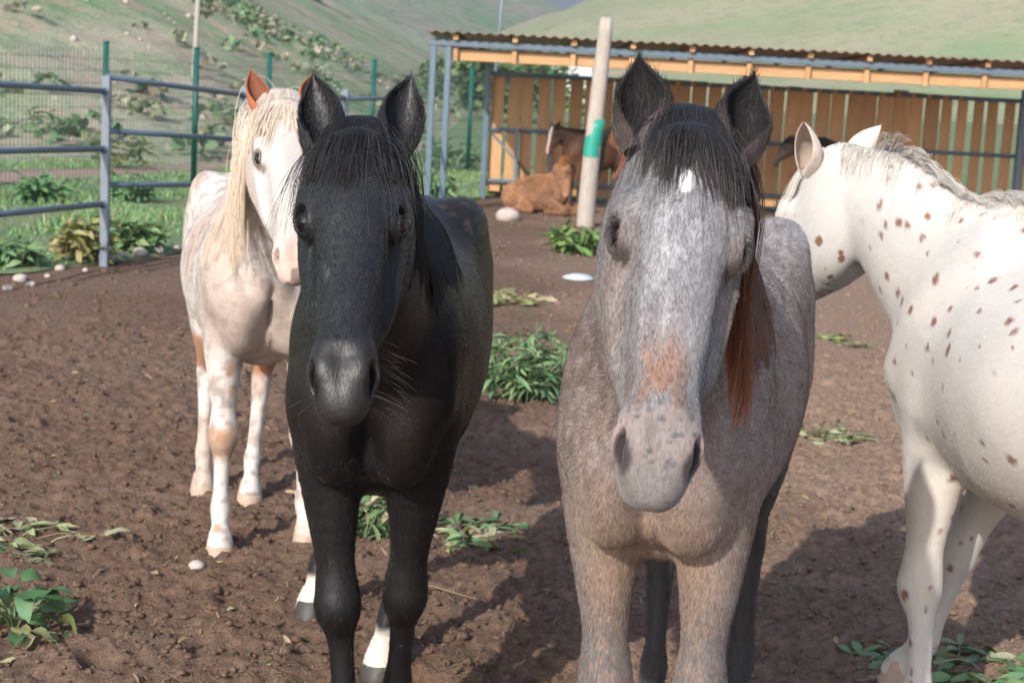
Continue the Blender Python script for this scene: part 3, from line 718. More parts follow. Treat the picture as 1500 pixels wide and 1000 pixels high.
part('side_beam', bar((at(634, 60, YF)[0], YF + .05, zb + .003), (at(711, 60, YB)[0] - .1, YB - .15, zb - .05), .07), PIPE, t)
nr = 0; X = at(668, 60, YF)[0]
while X < xr:      # rafters with their ends showing over the beam
    part('bracket', bar((X, YF + .03, zb - .235), (X, YF + .03, zb - .04), .07, .05), BEAM, t)
    part('rafter', bar((X, YF - .12, zb + .085), (X, YB + .12, zb + .03), .07, .07), BEAM, t); X += .80
wz = 1.93; wx0 = at(717, 190, YB)[0]; ztop = lambda x: wz + .0 * x
bw, pitch = .205, .238
rg = np.random.default_rng(33); X = wx0 + bw / 2
bm = bpy.data.meshes.new('board'); vb, fb = bar((0, 0, .10), (0, 0, wz), bw, .028); bm.from_pydata([tuple(q) for q in vb], [], fb); bm.materials.append(BOARD)
nb = 0
while X < at(1575, 200, YB)[0]:
    px = pix((X, YB, 1))[0]
    o = bpy.data.objects.new('board', bm); COL.objects.link(o); o.parent = t; o.location = (X + rg.normal(0, .006), rg.normal(0, .004), rg.normal(0, .015)); o.rotation_euler = (0, rg.normal(0, .006), 0)
    o.scale = (rg.uniform(1.0, 1.13) if 900 < px < 1360 else (rg.uniform(.90, .97) if px < 900 else rg.uniform(.74, .82)), 1, 1); X += pitch; nb += 1
for z, r in ((1.90, .035), (1.06, .030), (.27, .030)): part('wall_rail', pipe((wx0 - .1, YB - .075, z), (at(1580, 200, YB)[0], YB - .075, z), r), PIPE, t, True)
X = wx0 + .35
for px in (757, 807): X = at(px, 200, YB)[0]; part('brace_post', bar((X, YB - .13, 0), (X, YB - .13, 1.08), .05), PIPE2, t)
part('brace', pipe((at(720, 200, YB)[0], YB - .045, 1.0), (at(790, 200, YB)[0], YB - .045, .25), .018), PIPE, t, True)
X = at(900, 130, YB)[0]
while X < at(1425, 130, YB)[0]:
    part('bolt_head', pipe((X, YB - .16, 1.90), (X, YB - .10, 1.90), .035, 8), BEAM, t, True); X += .24
# corrugated roof sheets
per, amp = .145, .014
X0 = at(630, 50, YF)[0] - .05; ns = int((xr + .2 - X0) / (per * 7)); m = 8
cm = None
for s_ in range(ns):
    if cm is None:
        V, F = [], []
        cols = 7 * m + 3
        for r_, (y, z) in enumerate(((YF - .22, zb + .142), ((YF + YB) / 2, zb + .112), (YB + .25, zb + .082))):
            for c in range(cols):
                x = c * per / m; zz = z + amp * math.cos(2 * math.pi * x / per)
                V += [(x, y - YB, zz), (x, y - YB, zz + .006)]
        for r_ in range(2):
            for c in range(cols - 1):
                a = (r_ * cols + c) * 2; b = a + 2; d = a + cols * 2
                F += [(a, d, d + 2, b), (a + 1, b + 1, d + 3, d + 1)]
        for c in range(cols - 1):
            for r_, fl in ((0, 0), (2, 1)):
                a = (r_ * cols + c) * 2; f = (a, a + 2, a + 3, a + 1); F.append(f[::-1] if fl else f)
        cm = bpy.data.meshes.new('roof_sheet'); cm.from_pydata(V, [], F); cm.materials.append(ROOFM)
        for p in cm.polygons: p.use_smooth = False
    o = bpy.data.objects.new('roof_sheet', cm); COL.objects.link(o); o.parent = t; o.location = (X0 + s_ * per * 7, 0, .004 * (s_ % 2))
# ---------------------------------------------------------------- wooden post with a green band
c = ground(859, 331); tp = at(887, 26, c[1]); bs = np.array([c[0], c[1], -.1])
t = thing('wooden_post', 'tall peeled wooden post with a green painted band', 'post', c)
def logv(p0, p1, r0, r1, n=16, m=14, seed=1, bump=.012):
    V = []; ax = unit(p1 - p0); a = unit(np.cross(ax, (0, 1, 0))); b = np.cross(ax, a); rg = np.random.default_rng(seed)
    for i in range(m + 1):
        q = i / m; cc = p0 + (p1 - p0) * q + a * .02 * math.sin(3 * q + seed)
        for k in range(n):
            an = 2 * math.pi * k / n; r = (r0 + (r1 - r0) * q) * (1 + .05 * math.sin(an * 2 + 3 * q) + rg.normal(0, bump)); V.append(cc + r * (a * math.cos(an) + b * math.sin(an)))
    F = [(i * n + k, i * n + (k + 1) % n, (i + 1) * n + (k + 1) % n, (i + 1) * n + k) for i in range(m) for k in range(n)] + [tuple(range(m * n, m * n + n))]
    return V, F
part('trunk', logv(bs, tp, .118, .085), POSTW, t, True)
L = tp - bs; f0 = (at(866, 230, c[1])[2] - bs[2]) / L[2]; f1 = (at(871, 175, c[1])[2] - bs[2]) / L[2]
part('painted_band', logv(bs + L * f0 + np.array([0, 0, 0]), bs + L * f1, .118 + (.085 - .118) * f0 + .004, .118 + (.085 - .118) * f1 + .004, m=4, seed=1, bump=.004), simple_mat('band_green', (.02, .27, .19), .45, .4, 8, .2), t, True)
# utility poles beyond
Yp = next((Y_ for Y_ in np.arange(28, 60, .25) if at(283, 116, Y_)[2] < left_h(at(283, 116, Y_)[:1], np.array([Y_]))[0]), 40.0); b0 = at(283, 116, Yp)
t = thing('utility_pole', 'bare wooden utility pole standing on the grassy hillside', 'pole', b0); dv = (at(289, 0, Yp) - b0); tp = b0 + dv / dv[2] * 6.5
part('trunk', logv(b0 - dv / dv[2] * .4, tp, .062, .05, seed=4), POSTW, t, True)
part('crossarm', bar(tp + np.array([-.6, 0, -.4]), tp + np.array([.6, 0, -.4]), .08), POSTW, t)
b0 = at(722, 118, 70.0); t = thing('mast', 'thin grey metal mast rising behind the shed roof', 'mast', (b0[0], b0[1], 0))
part('tube', pipe((b0[0], b0[1], -.3), at(729, 0, 70.0) + np.array([.3, 0, 3.0]), .06), PIPE2, t, True)
part('base_plate', bar((b0[0], b0[1], 0), (b0[0], b0[1], .06), .35), PIPE2, t)
# far white buildings seen over the wall
for k, (x0, x1, y0, lab) in enumerate(((790, 813, 91, 'small white hut seen above the shed wall beside the wooden post'), (817, 868, 92, 'longer white hut seen above the shed wall behind the wooden post'))):
    Yd = 160.0; a = at(x0, y0, Yd); b = at(x1, y0, Yd); t = thing('white_hut', lab, 'hut', ((a[0] + b[0]) / 2, Yd, 0), group='white huts beyond the shed')
    w = b[0] - a[0]; cx = (a[0] + b[0]) / 2; h = a[2]
    part('wall', (box_v((cx, Yd + 2, h / 2 - .1), w, 4, h + .1), BOXF), WHITEP, t); 
    part('roof', bar((cx - w / 2 - .1, Yd + 2, h + .05), (cx + w / 2 + .1, Yd + 2, h + .05), 4.3, .16), PIPE2, t)
    part('window', (box_v((cx, Yd - .02, h * .65), w * .25, .06, h * .22), BOXF), simple_mat('dark_glass', (.03, .04, .05), .15), t)
# ---------------------------------------------------------------- the horses
def col(*c): return np.array(c, float)
def mixc(A, B, t): t = np.asarray(t)[:, None]; return A * (1 - t) + np.asarray(B) * t
def spots(P, cell, r0, r1, prob, seed, stretch=(1, 1, 1)):
    """0..1 mask of scattered spots (jittered lattice)"""
    p = P * np.asarray(stretch) / cell; b = np.floor(p).astype(np.int64); best = np.full(len(P), 9.0)
    for dx in (-1, 0, 1):
        for dy in (-1, 0, 1):
            for dz in (-1, 0, 1):
                i = b + np.array([dx, dy, dz]); x, y, z = i.T
                f = i + np.stack([_h(x, y, z, seed + k) for k in (1, 2, 3)], 1)
                d = np.linalg.norm(p - f, axis=1) * cell; r = r0 + (r1 - r0) * _h(x, y, z, seed + 4)
                d = np.where(_h(x, y, z, seed + 5) < prob, d / r, 9.0); best = np.minimum(best, d)
    best = best + (vnoise(P * 160, seed) - .5) * .5
    return 1 - sstep(.75, 1.1, best)
def in_head(q): return sstep(-.05, .05, q[:, 0]) * (q[:, 1] > -.32) * (np.abs(q[:, 2]) < .17) * (q[:, 0] < .69)
def to_local(p, loc, rz, sc_):
    c, s = math.cos(-rz), math.sin(-rz); d = np.asarray(p, float) - np.asarray(loc, float)
    return np.array([c * d[0] - s * d[1], s * d[0] + c * d[1], d[2]]) / sc_
def vec_local(v, rz):
    c, s = math.cos(-rz), math.sin(-rz); return np.array([c * v[0] - s * v[1], s * v[0] + c * v[1], v[2]])
def solve_nose(poll, px, py, L, near=True):
    o = np.array([0, 0, CAM_H]); d = unit(ray(px, py)); m = o - poll; b = m @ d; c = m @ m - L * L; disc = b * b - c
    if disc < 0: print('nose out of reach', disc); return poll + unit(o + d * -b - poll) * L
    return o + d * (-b - math.sqrt(disc) if near else -b + math.sqrt(disc))
def pose(loc, rz, sc_, pollw, nosew, side, feet, **kw):
    """Horse in local coordinates from world poll / nose points and hoof positions on the ground"""
    poll = to_local(pollw, loc, rz, sc_); nose = to_local(nosew, loc, rz, sc_); hs = np.linalg.norm(nose - poll) / .61
    fl, hl = {}, {}
    for k, D in feet.items():
        y = 1 if k[1] == 'l' else -1
        d = fl if k[0] == 'f' else hl
        if D is None: d[k[1]] = {}; continue
        t = to_local((D[0], D[1], 0), loc, rz, sc_); bx, by = (.565, .143 * y) if k[0] == 'f' else (-.545, .143 * y)
        hx, hy = t[0] - bx, t[1] - by; kx = D[2] if len(D) > 2 else .45; ky = D[3] if len(D) > 3 else .5
        d[k[1]] = dict(hx=hx, hy=hy, kx=hx * kx, ky=hy * ky)
    a = unit(nose - poll); c = vec_local(np.asarray(side, float), rz); c = unit(c - a * (c @ a)); b = np.cross(a, c)
    e = poll + hs * (a * .07 + b * -.125); n0 = np.array([.42, 0, 1.13]); d = e - n0; up = kw.pop('arch', .02); turn = kw.pop('turn', 0.0)
    mid = [n0, n0 + d * .36 + np.array([turn, 0, -.01]), n0 + d * .70 + np.array([turn, 0, up])]
    return Horse(poll, nose, c, hs, neck_mid=mid, fl=fl, hl=hl, **kw)
EYE = simple_mat('eye_dark', (.010, .007, .005), .06, .6)
HAIR = hair_mat('horse_hair')
HOOF_PALE = simple_mat('hoof_pale', (.42, .31, .24), .6, .3, 40, .25, .2)
HOOF_DARK = simple_mat('hoof_dark', (.05, .045, .04), .55, .4, 40, .25, .2)
def ear_pair(spread=.18, fwd=.05, L=.165, W=.040, bw=.062, front_in=.25, tilt=(0, 0), bu=.045, bv=-.045):
    return [dict(base=(bu, bv, y * bw), axis=(-1, fwd, y * (spread) + t), front=(.15, 1, y * front_in), L=L, W=W) for y, t in zip((1, -1), tilt)]

# ---- black horse
def black_colour(H, V, q):
    n = fbm(V * 5, 3, 3); n2 = fbm(V * 2.2, 2, 9); C = np.tile(col(.0105, .0096, .010), (len(V), 1))
    C = mixc(C, col(.030, .020, .0155), .8 * sstep(.45, .75, n2) * (V[:, 2] > .5))
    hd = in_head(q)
    C = mixc(C, col(.0135, .015, .0175), hd * .8)  # bluish sky reflection on the face, painted into the head's coat colour
    C = mixc(C, col(.024, .0215, .020), hd * sstep(.47, .57, q[:, 0]) * .9)
    C = mixc(C, col(.17, .16, .15), hd * sstep(.70, .78, fbm(q * np.array([14, 60, 60]), 3, 5)) * sstep(.05, .02, np.abs(q[:, 2])) * (q[:, 1] > -.06) * .5)
    nos = hd * sstep(1.25, .8, np.linalg.norm((np.stack([q[:, 0] - .562, q[:, 1] + .052, np.abs(q[:, 2]) - .044], 1)) / np.array([.030, .026, .015]), axis=1)); C = mixc(C, col(.006, .005, .005), nos)
    dust = sstep(.56, .7, fbm(V * 38, 3, 12)) * sstep(1.18, 1.34, V[:, 2]) * (V[:, 0] < .45)
    C = mixc(C, col(.085, .062, .04), dust * .35)
    sock = (V[:, 0] < -.1) * sstep(.165, .14, V[:, 2] + .05 * n)
    return mixc(C, col(.62, .56, .48), sock)
bl_loc, bl_rz, bl_s = (-.335, 4.74, 0), math.radians(-90), 1.04
poll = at(524, 182, 3.42); nose = solve_nose(poll, 497, 566, .645)
Hb = pose(bl_loc, bl_rz, bl_s, poll, nose, (1, .03, .03), dict(fl=(-.235, 4.42, .45), fr=(-.405, 4.16, .4), hl=(-.33, 4.98, .4), hr=(-.64, 5.5, .3)), belly=1.0, width=.87, fw=.88, eye_open=1.25)
def black_ears(v, inn, ss): return np.where(inn[:, None] == 1, col(.005, .0045, .0045), col(.010, .0095, .0095))
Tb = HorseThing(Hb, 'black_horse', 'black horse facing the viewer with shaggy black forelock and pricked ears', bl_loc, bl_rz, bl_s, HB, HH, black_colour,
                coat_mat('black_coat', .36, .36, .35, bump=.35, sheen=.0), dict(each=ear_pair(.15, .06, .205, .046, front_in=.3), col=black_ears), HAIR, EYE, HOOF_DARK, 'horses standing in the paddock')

# ---- roan horse
def roan_colour(H, V, q):
    n = fbm(V * 6, 3, 21); f = fbm(V * np.array([40, 90, 60]), 3, 22); L = len(V)
    C = np.tile(col(.190, .143, .129), (L, 1))
    C = mixc(C, col(.125, .088, .074), sstep(.40, .80, n) * .8)
    C = mixc(C, col(.27, .235, .22), sstep(.36, .76, f) * .6)
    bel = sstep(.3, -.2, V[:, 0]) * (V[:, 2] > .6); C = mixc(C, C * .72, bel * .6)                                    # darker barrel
    C = mixc(C, col(.27, .26, .27), sstep(.0, -.4, V[:, 0]) * sstep(1.15, 1.35, V[:, 2]) * (.35 + .65 * sstep(.4, .6, f)))    # grey croup
    ch = sstep(.5, .62, V[:, 0]) * sstep(1.0, .85, V[:, 2]); C = mixc(C, col(.32, .24, .19), ch * .6)
    leg = sstep(.78, .60, V[:, 2]) * (V[:, 0] > .2)
    inner = sstep(.15, .08, np.abs(V[:, 1])); C = mixc(C, col(.27, .185, .13), sstep(.95, .75, V[:, 2]) * inner * (V[:, 0] > .2) * .8)
    C = mixc(C, col(.125, .118, .12), sstep(.72, .50, V[:, 2] + .15 * (n - .5)) * .85 * (.4 + .6 * sstep(.35, .6, f)))
    C = mixc(C, col(.040, .036, .036), sstep(-.1, -.25, V[:, 0]) * sstep(.85, .65, V[:, 2]))
    hd = in_head(q); u, v, w = q.T; fn = fbm(q * np.array([26, 60, 60]), 3, 31); fb = fbm(q * np.array([6, 11, 11]), 3, 32)
    F = np.tile(col(.195, .192, .200), (L, 1))
    F = mixc(F, col(.105, .096, .098), sstep(.40, .66, fn) * .75)
    F = mixc(F, col(.15, .14, .145), sstep(.16, .04, u) * .6)                                                               # darker forehead top
    band = sstep(.055, .02, np.abs(w + .006)) * sstep(.14, .22, u) * sstep(.47, .36, u) * (v > -.07)
    F = mixc(F, col(.37, .372, .385), band * sstep(.36, .66, fn * .8 + fb * .3) * .8)
    F = mixc(F, col(.225, .165, .132), sstep(.045, .085, np.abs(w)) * sstep(.14, .26, u) * .55)                                 # tan cheeks
    strip = sstep(.017, .008, np.abs(np.abs(w + .012) - .017)) * sstep(.30, .38, u) * sstep(.52, .46, u) * (v > -.07); F = mixc(F, col(.15, .105, .095), strip * .45)
    F = mixc(F, col(.26, .150, .10), sstep(.062, .0, np.abs(w + .010) + .03 * (fb - .5)) * sstep(.36, .46, u + .10 * (fb - .5)) * sstep(.56, .49, u) * (v > -.08) * sstep(.25, .6, fn) * .85)   # rusty patch
    mz = sstep(.49, .545, u); F = mixc(F, col(.205, .170, .157), mz * .95)
    pk = sstep(.58, .53, u) * mz * sstep(.035, .06, np.abs(w)); F = mixc(F, col(.42, .29, .285), pk * .5)
    F = mixc(F, col(.085, .08, .085), spots(q, .0135, .0028, .0060, .75, 41) * sstep(.47, .54, u) * .9)
    F = mixc(F, col(.15, .135, .13), sstep(.575, .60, u) * .8)
    nos = sstep(1.25, .8, np.linalg.norm((np.stack([u - .562, v + .052, np.abs(w) - .044], 1)) / np.array([.032, .026, .017]), axis=1)); F = mixc(F, col(.03, .024, .026), nos * .9)
    star = sstep(1.15, .8, np.hypot((u - .150) / .021, (w + .004) / .012) + .25 * (fn - .5)) * (v > -.03); F = mixc(F, col(.66, .64, .63), star)
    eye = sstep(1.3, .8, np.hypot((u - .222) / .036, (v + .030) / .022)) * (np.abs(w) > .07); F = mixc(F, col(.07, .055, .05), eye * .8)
    F = mixc(F, col(.12, .085, .07), sstep(.04, -.02, u) * sstep(-.06, -.01, v) * .6)
    F = mixc(F, col(.16, .148, .145), sstep(-.09, -.13, v) * sstep(.49, .4, u) * .7)
    return mixc(C, F, hd) if False else C * (1 - hd[:, None]) + F * hd[:, None]
ro_f = np.array([-math.sin(math.radians(12)), -math.cos(math.radians(12)), 0]); ro_rz = math.atan2(ro_f[1], ro_f[0]); ro_s = 1.06
ro_loc = np.array([.345, 3.70, 0]) - ro_f * .53
poll = at(1016, 172, 2.86); nose = solve_nose(poll, 966, 688, .67)
Hr = pose(ro_loc, ro_rz, ro_s, poll, nose, (1, .04, -.03), dict(fl=(.485, 3.66, .4), fr=(.245, 3.72, .4), hl=None, hr=(.42, 4.62, .4)), belly=1.02, width=.87, fw=.92, eye_open=.5)
def roan_ears(v, inn, ss): 
    o = mixc(np.tile(col(.06, .045, .04), (len(v), 1)), col(.014, .012, .012), sstep(.15, .6, ss)); i = mixc(np.tile(col(.05, .034, .028), (len(v), 1)), col(.010, .009, .009), sstep(.05, .4, ss)); return np.where(inn[:, None] == 1, i, o)
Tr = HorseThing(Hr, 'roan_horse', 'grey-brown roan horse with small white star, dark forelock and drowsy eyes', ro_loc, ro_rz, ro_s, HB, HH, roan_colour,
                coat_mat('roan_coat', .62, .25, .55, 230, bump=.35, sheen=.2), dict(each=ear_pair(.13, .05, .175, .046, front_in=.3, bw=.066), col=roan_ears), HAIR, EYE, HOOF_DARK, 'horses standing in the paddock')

# ---- pale horse with the long cream mane
def pale_colour(H, V, q):
    n = fbm(V * 4.5, 4, 51); f = fbm(V * 30, 3, 52); L = len(V); C = np.tile(col(.55, .51, .475), (L, 1))
    C = mixc(C, col(.42, .30, .24), sstep(.46, .60, n) * .65); C = mixc(C, col(.26, .19, .16), sstep(.50, .64, f) * .65)
    C = mixc(C, col(.36, .29, .255), sstep(.25, .5, V[:, 0]) * sstep(1.2, .95, V[:, 2]) * sstep(.70, .85, V[:, 2]) * .5)
    hd = in_head(q); u, v, w = q.T
    C = mixc(C, col(.45, .425, .40), hd * .8); C = mixc(C, col(.40, .33, .30), hd * spots(q, .022, .003, .007, .5, 55) * .6)
    C = mixc(C, col(.60, .42, .35), hd * sstep(.50, .56, u) * .8); C = mixc(C, col(.16, .12, .11), hd * sstep(.50, .56, u) * sstep(.55, .65, fbm(q * 28, 2, 57)) * .8)
    C = mixc(C, col(.52, .38, .30), hd * sstep(-.10, -.16, v) * .5)
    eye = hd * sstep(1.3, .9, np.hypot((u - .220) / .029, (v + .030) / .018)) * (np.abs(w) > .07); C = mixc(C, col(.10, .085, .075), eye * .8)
    C = mixc(C, col(.34, .15, .07), (V[:, 0] < .05) * sstep(1.15, .75, np.abs(V[:, 2] - .60 + .08 * (n - .5)) / .085) * .9)
    knee = sstep(1.2, .7, np.abs(V[:, 2] - .41) / .07) * (V[:, 0] > 0) * sstep(.30, .55, f + .1); C = mixc(C, col(.36, .21, .12), knee * .75)
    C = mixc(C, col(.40, .22, .12), spots(V, .06, .010, .020, .4, 58, (1, 1, .6)) * (V[:, 2] < .75) * .7)
    C = mixc(C, col(.50, .42, .34), sstep(.35, .05, V[:, 2]) * sstep(.4, .7, n) * .5)
    return C
pa_f = np.array([.23, -.973, 0]); pa_rz = math.atan2(pa_f[1], pa_f[0]); pa_s = .98
pa_loc = np.array([-.93, 6.34, 0]) - pa_f * .49
poll = at(418, 140, 5.72); nose = solve_nose(poll, 436, 388, .66)
g = lambda x, y: tuple(ground(x, y)[:2])
Hp = pose(pa_loc, pa_rz, pa_s, poll, nose, (.95, .28, .0), dict(fr=(*g(322, 812), .3), fl=(*g(448, 800), .35), hr=(*g(297, 722), .5), hl=(*g(366, 733), .5)), belly=1.0)
def pale_ears(v, inn, ss): return np.where(inn[:, None] == 1, col(.20, .07, .035), col(.32, .11, .045))
Tp = HorseThing(Hp, 'pale_horse', 'pale mottled horse with long cream mane, chestnut ears and chestnut hock patches', pa_loc, pa_rz, pa_s, HB * 1.2, HH * 1.3, pale_colour,
                coat_mat('pale_coat', .65, .25, .16, bump=.2, sheen=.1), dict(each=ear_pair(.22, .05, .16, .036, front_in=.1), col=pale_ears), HAIR, EYE, HOOF_PALE, 'horses standing in the paddock')

# ---- white spotted horse
def spot_colour(H, V, q):
    n = fbm(V * 5, 3, 61); L = len(V); C = np.tile(col(.50, .475, .445), (L, 1))
    C = mixc(C, col(.60, .54, .48), sstep(.52, .75, n) * .5)
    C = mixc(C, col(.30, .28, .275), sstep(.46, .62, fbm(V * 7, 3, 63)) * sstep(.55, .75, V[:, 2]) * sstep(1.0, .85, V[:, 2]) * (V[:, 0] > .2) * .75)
    C = mixc(C, col(.17, .07, .04), spots(V, .031, .0052, .0105, .55, 64, (.62, 1, .62)) * .92)
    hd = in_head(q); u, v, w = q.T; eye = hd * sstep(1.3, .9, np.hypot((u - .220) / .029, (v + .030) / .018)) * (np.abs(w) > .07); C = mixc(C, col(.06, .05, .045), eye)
    C = mixc(C, col(.55, .45, .35), sstep(.62, .8, fbm(V * 16, 3, 65)) * (V[:, 2] < .6) * .5)
    return C
sp_f = np.array([-.375, .927, 0]); sp_rz = math.atan2(sp_f[1], sp_f[0]); sp_s = 1.07
sp_loc = np.array([1.19, 4.62, 0]) - sp_f * .535 - np.array([-.927, -.375, 0]) * .153
poll = at(1208, 222, 5.22); nose = solve_nose(poll, 1105, 470, .68, near=False)
Hs = pose(sp_loc, sp_rz, sp_s, poll, nose, (-.85, -.55, -.12), dict(fl=(1.15, 4.60, .3), fr=(1.26, 5.14, .6), hl=None, hr=None), belly=1.22, arch=.05)
def spot_ears(v, inn, ss): return np.where(inn[:, None] == 1, mixc(np.tile(col(.45, .36, .31), (len(v), 1)), col(.62, .45, .36), sstep(.3, .9, ss)), col(.66, .56, .49))
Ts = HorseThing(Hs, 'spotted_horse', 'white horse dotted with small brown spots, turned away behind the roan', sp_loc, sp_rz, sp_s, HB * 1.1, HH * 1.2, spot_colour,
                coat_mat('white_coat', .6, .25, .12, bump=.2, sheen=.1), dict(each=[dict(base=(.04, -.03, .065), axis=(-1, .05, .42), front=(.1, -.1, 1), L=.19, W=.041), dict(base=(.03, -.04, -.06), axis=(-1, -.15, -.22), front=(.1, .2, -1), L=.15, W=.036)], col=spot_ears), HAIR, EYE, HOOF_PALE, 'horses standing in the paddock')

# ---------------------------------------------------------------- manes, forelocks, tails
def crest(H, t):
    """points on the top line of the neck, t 0 withers .. 1 poll, with the up direction there"""
    k = np.clip(t, 0, 1) * (len(H.neck_path) - 1); i = np.minimum(k.astype(int), len(H.neck_path) - 2); f = (k - i)[:, None]
    c = H.neck_path[i] * (1 - f) + H.neck_path[i + 1] * f; T = H.neck_path[i + 1] - H.neck_path[i]; T /= np.linalg.norm(T, axis=1)[:, None]
    lat = unit(H.c + np.array([0, 1, 0]) * .6); up = np.cross(T, np.tile(lat, (len(t), 1))); up /= np.linalg.norm(up, axis=1)[:, None]; up *= np.where(up[:, 2:3] < 0, -1, 1)
    p = c + up * .45
    for _ in range(90):
        f = H.S.sample(p); p = p - up * np.clip(f, 0, .02)[:, None]
    return p, up, lat, T
def locks(rg, n, nl):
    """n strands gathered into nl locks: lock index and a phase per lock"""
    l = rg.integers(0, nl, n); return l, rg.uniform(0, 6.28, (nl, 3))[l]
def forelock(T, n, L, colfn, seed, spread=.055, fan=.5, lift=.35, nl=40, r0=.0012, jitter=.009, sweep=0.0, du=(-.045, .045), lr=(.35, 1.2), ck=.6, wc=0.0, name='forelock'):
    H = T.H; rg = np.random.default_rng(seed); l, ph = locks(rg, n, nl); lw = rg.uniform(-1, 1, nl); lu = rg.uniform(du[0], du[1], nl); ll = rg.uniform(lr[0], lr[1], nl)
    w = wc + lw[l] * spread + rg.normal(0, jitter, n); u = lu[l] + rg.normal(0, jitter, n)
    R = np.array([H.H(a, .05, b) for a, b in zip(u, w)])
    for _ in range(60):
        f = H.S.sample(R); R = R - H.b * np.clip(f, 0, .01)[:, None]
    D = H.b * lift + H.a * 1.0 + H.c[None] * (w / spread * fan + rg.normal(0, .08, n) + sweep)[:, None] + rg.normal(0, .05, (n, 3))
    P = grow(H.S, R - H.b * .004, D, L * ll[l] * rg.uniform(.65, 1.1, n), 12, .16, .9, .05, ph, seed, .004, jit=.03); P = clumped(P, l, ck)
    return T.hair(name, P, colfn, HAIR, r0, r0 * .35, seed)
def mane(T, n, L, colfn, seed, side, t0=.05, t1=.98, nl=60, r0=.0013, lift=.5, out=.5, grav=.45, wav=.06, stiff=.75, jit=.02, fwd=0.0, name='mane', lmin=.7, off=.006, ck=.55):
    H = T.H; rg = np.random.default_rng(seed); l, ph = locks(rg, n, nl); lt = rg.uniform(t0, t1, nl); ll = rg.uniform(lmin, 1.1, nl)
    t = np.clip(lt[l] + rg.normal(0, .016, n), 0, 1); p, up, lat, Tn = crest(H, t)
    lj = rg.normal(0, .25, (nl, 3))[l]
    D = up * lift + lat[None] * side * out + Tn * fwd + lj * .5 + rg.normal(0, .08, (n, 3))
    p = p + lat[None] * (rg.normal(0, .010, n) * 1.0)[:, None]
    P = grow(H.S, p, D, L * ll[l] * rg.uniform(.8, 1.05, n), 16, grav, stiff, wav, ph, seed, off, jit=jit); P = clumped(P, l, ck)
    return T.hair(name, P, colfn, HAIR, r0, r0 * .35, seed)
def tail(T, n, L, colfn, seed, r0=.0014):
    H = T.H; rg = np.random.default_rng(seed); l, ph = locks(rg, n, 30)
    R = np.array([-.79, 0, 1.20]) + rg.normal(0, 1, (n, 3)) * np.array([.012, .025, .03]); D = np.tile([-1.0, 0, .2], (n, 1)) + rg.normal(0, .1, (n, 3))
    P = grow(H.S, R, D, L * rg.uniform(.6, 1, n), 16, .45, .7, .05, ph, seed, .01, jit=.02); return T.hair('tail', P, colfn, HAIR, r0, r0 * .4, seed)
def flat_hair(root, tip, var=.25, p=1.0):
    root, tip = col(*root), col(*tip)
    def f(P, t, rg):
        k = (t ** p)[..., None]; v = rg.uniform(1 - var, 1 + var, (len(P), 1, 1)); return (root * (1 - k) + tip * k) * v
    return f
BLK = flat_hair((.010, .010, .011), (.020, .017, .016), .45)
forelock(Tb, 2400, .185, BLK, 71, .054, .62, .45, 80, r0=.0008)
mane(Tb, 1500, .36, BLK, 72, 1, nl=60, fwd=.15)
tail(Tb, 350, .75, BLK, 73)
forelock(Tr, 2200, .155, flat_hair((.014, .014, .016), (.045, .038, .036), .45), 74, .040, .30, .55, 70, r0=.0008, sweep=.10, wc=.008)
mane(Tr, 1300, .42, flat_hair((.014, .013, .013), (.14, .055, .028), .45, 1.3), 75, 1, t0=.1, t1=.80, nl=50, fwd=.1)
mane(Tr, 1000, .55, flat_hair((.016, .013, .013), (.26, .090, .036), .40, 1.4), 76, 1, t0=.80, t1=1.0, nl=26, fwd=.35, out=.9, name='mane_lock', grav=.5, wav=.09, r0=.0010, lmin=.5, ck=.4)
forelock(Tr, 160, .23, flat_hair((.03, .028, .028), (.06, .05, .046), .45), 85, .05, .6, .9, 80, name='loose_hair', r0=.0006, ck=.0, lr=(.4, 1.2))
forelock(Tb, 160, .25, flat_hair((.03, .028, .028), (.05, .045, .04), .45), 86, .06, .8, .9, 80, name='loose_hair', r0=.0006, ck=.0, lr=(.4, 1.2))
tail(Tr, 350, .75, flat_hair((.014, .013, .013), (.05, .03, .02)), 77)
CRM = flat_hair((.66, .565, .475), (.66, .53, .40), .18)
forelock(Tp, 800, .22, CRM, 78, .055, .6, .4, 40, .0012, sweep=-.25)
mane(Tp, 1300, .60, CRM, 79, -1, nl=70, t0=.45, fwd=.3, r0=.0012, wav=.04, lmin=.5, out=.35, lift=.25)
tail(Tp, 500, .85, flat_hair((.55, .48, .40), (.50, .40, .30)), 80)
WHT = flat_hair((.66, .625, .58), (.66, .61, .54), .15)
mane(Ts, 900, .15, WHT, 81, 1, nl=70, t0=.0, t1=.80, lift=1.0, out=.35, grav=.06, stiff=.97, wav=.04, jit=.02, r0=.0008, fwd=-.7, lmin=.35, ck=.7)
mane(Ts, 1100, .14, WHT, 84, 1, nl=90, t0=.05, t1=.98, lift=.15, out=1.0, grav=.12, stiff=.93, wav=.05, jit=.03, r0=.0007, fwd=-.8, lmin=.4, ck=.4, name='mane_underlayer', off=.002)
forelock(Ts, 250, .2, WHT, 82, .05, .3, .4, 20)
tail(Ts, 400, .8, WHT, 83)
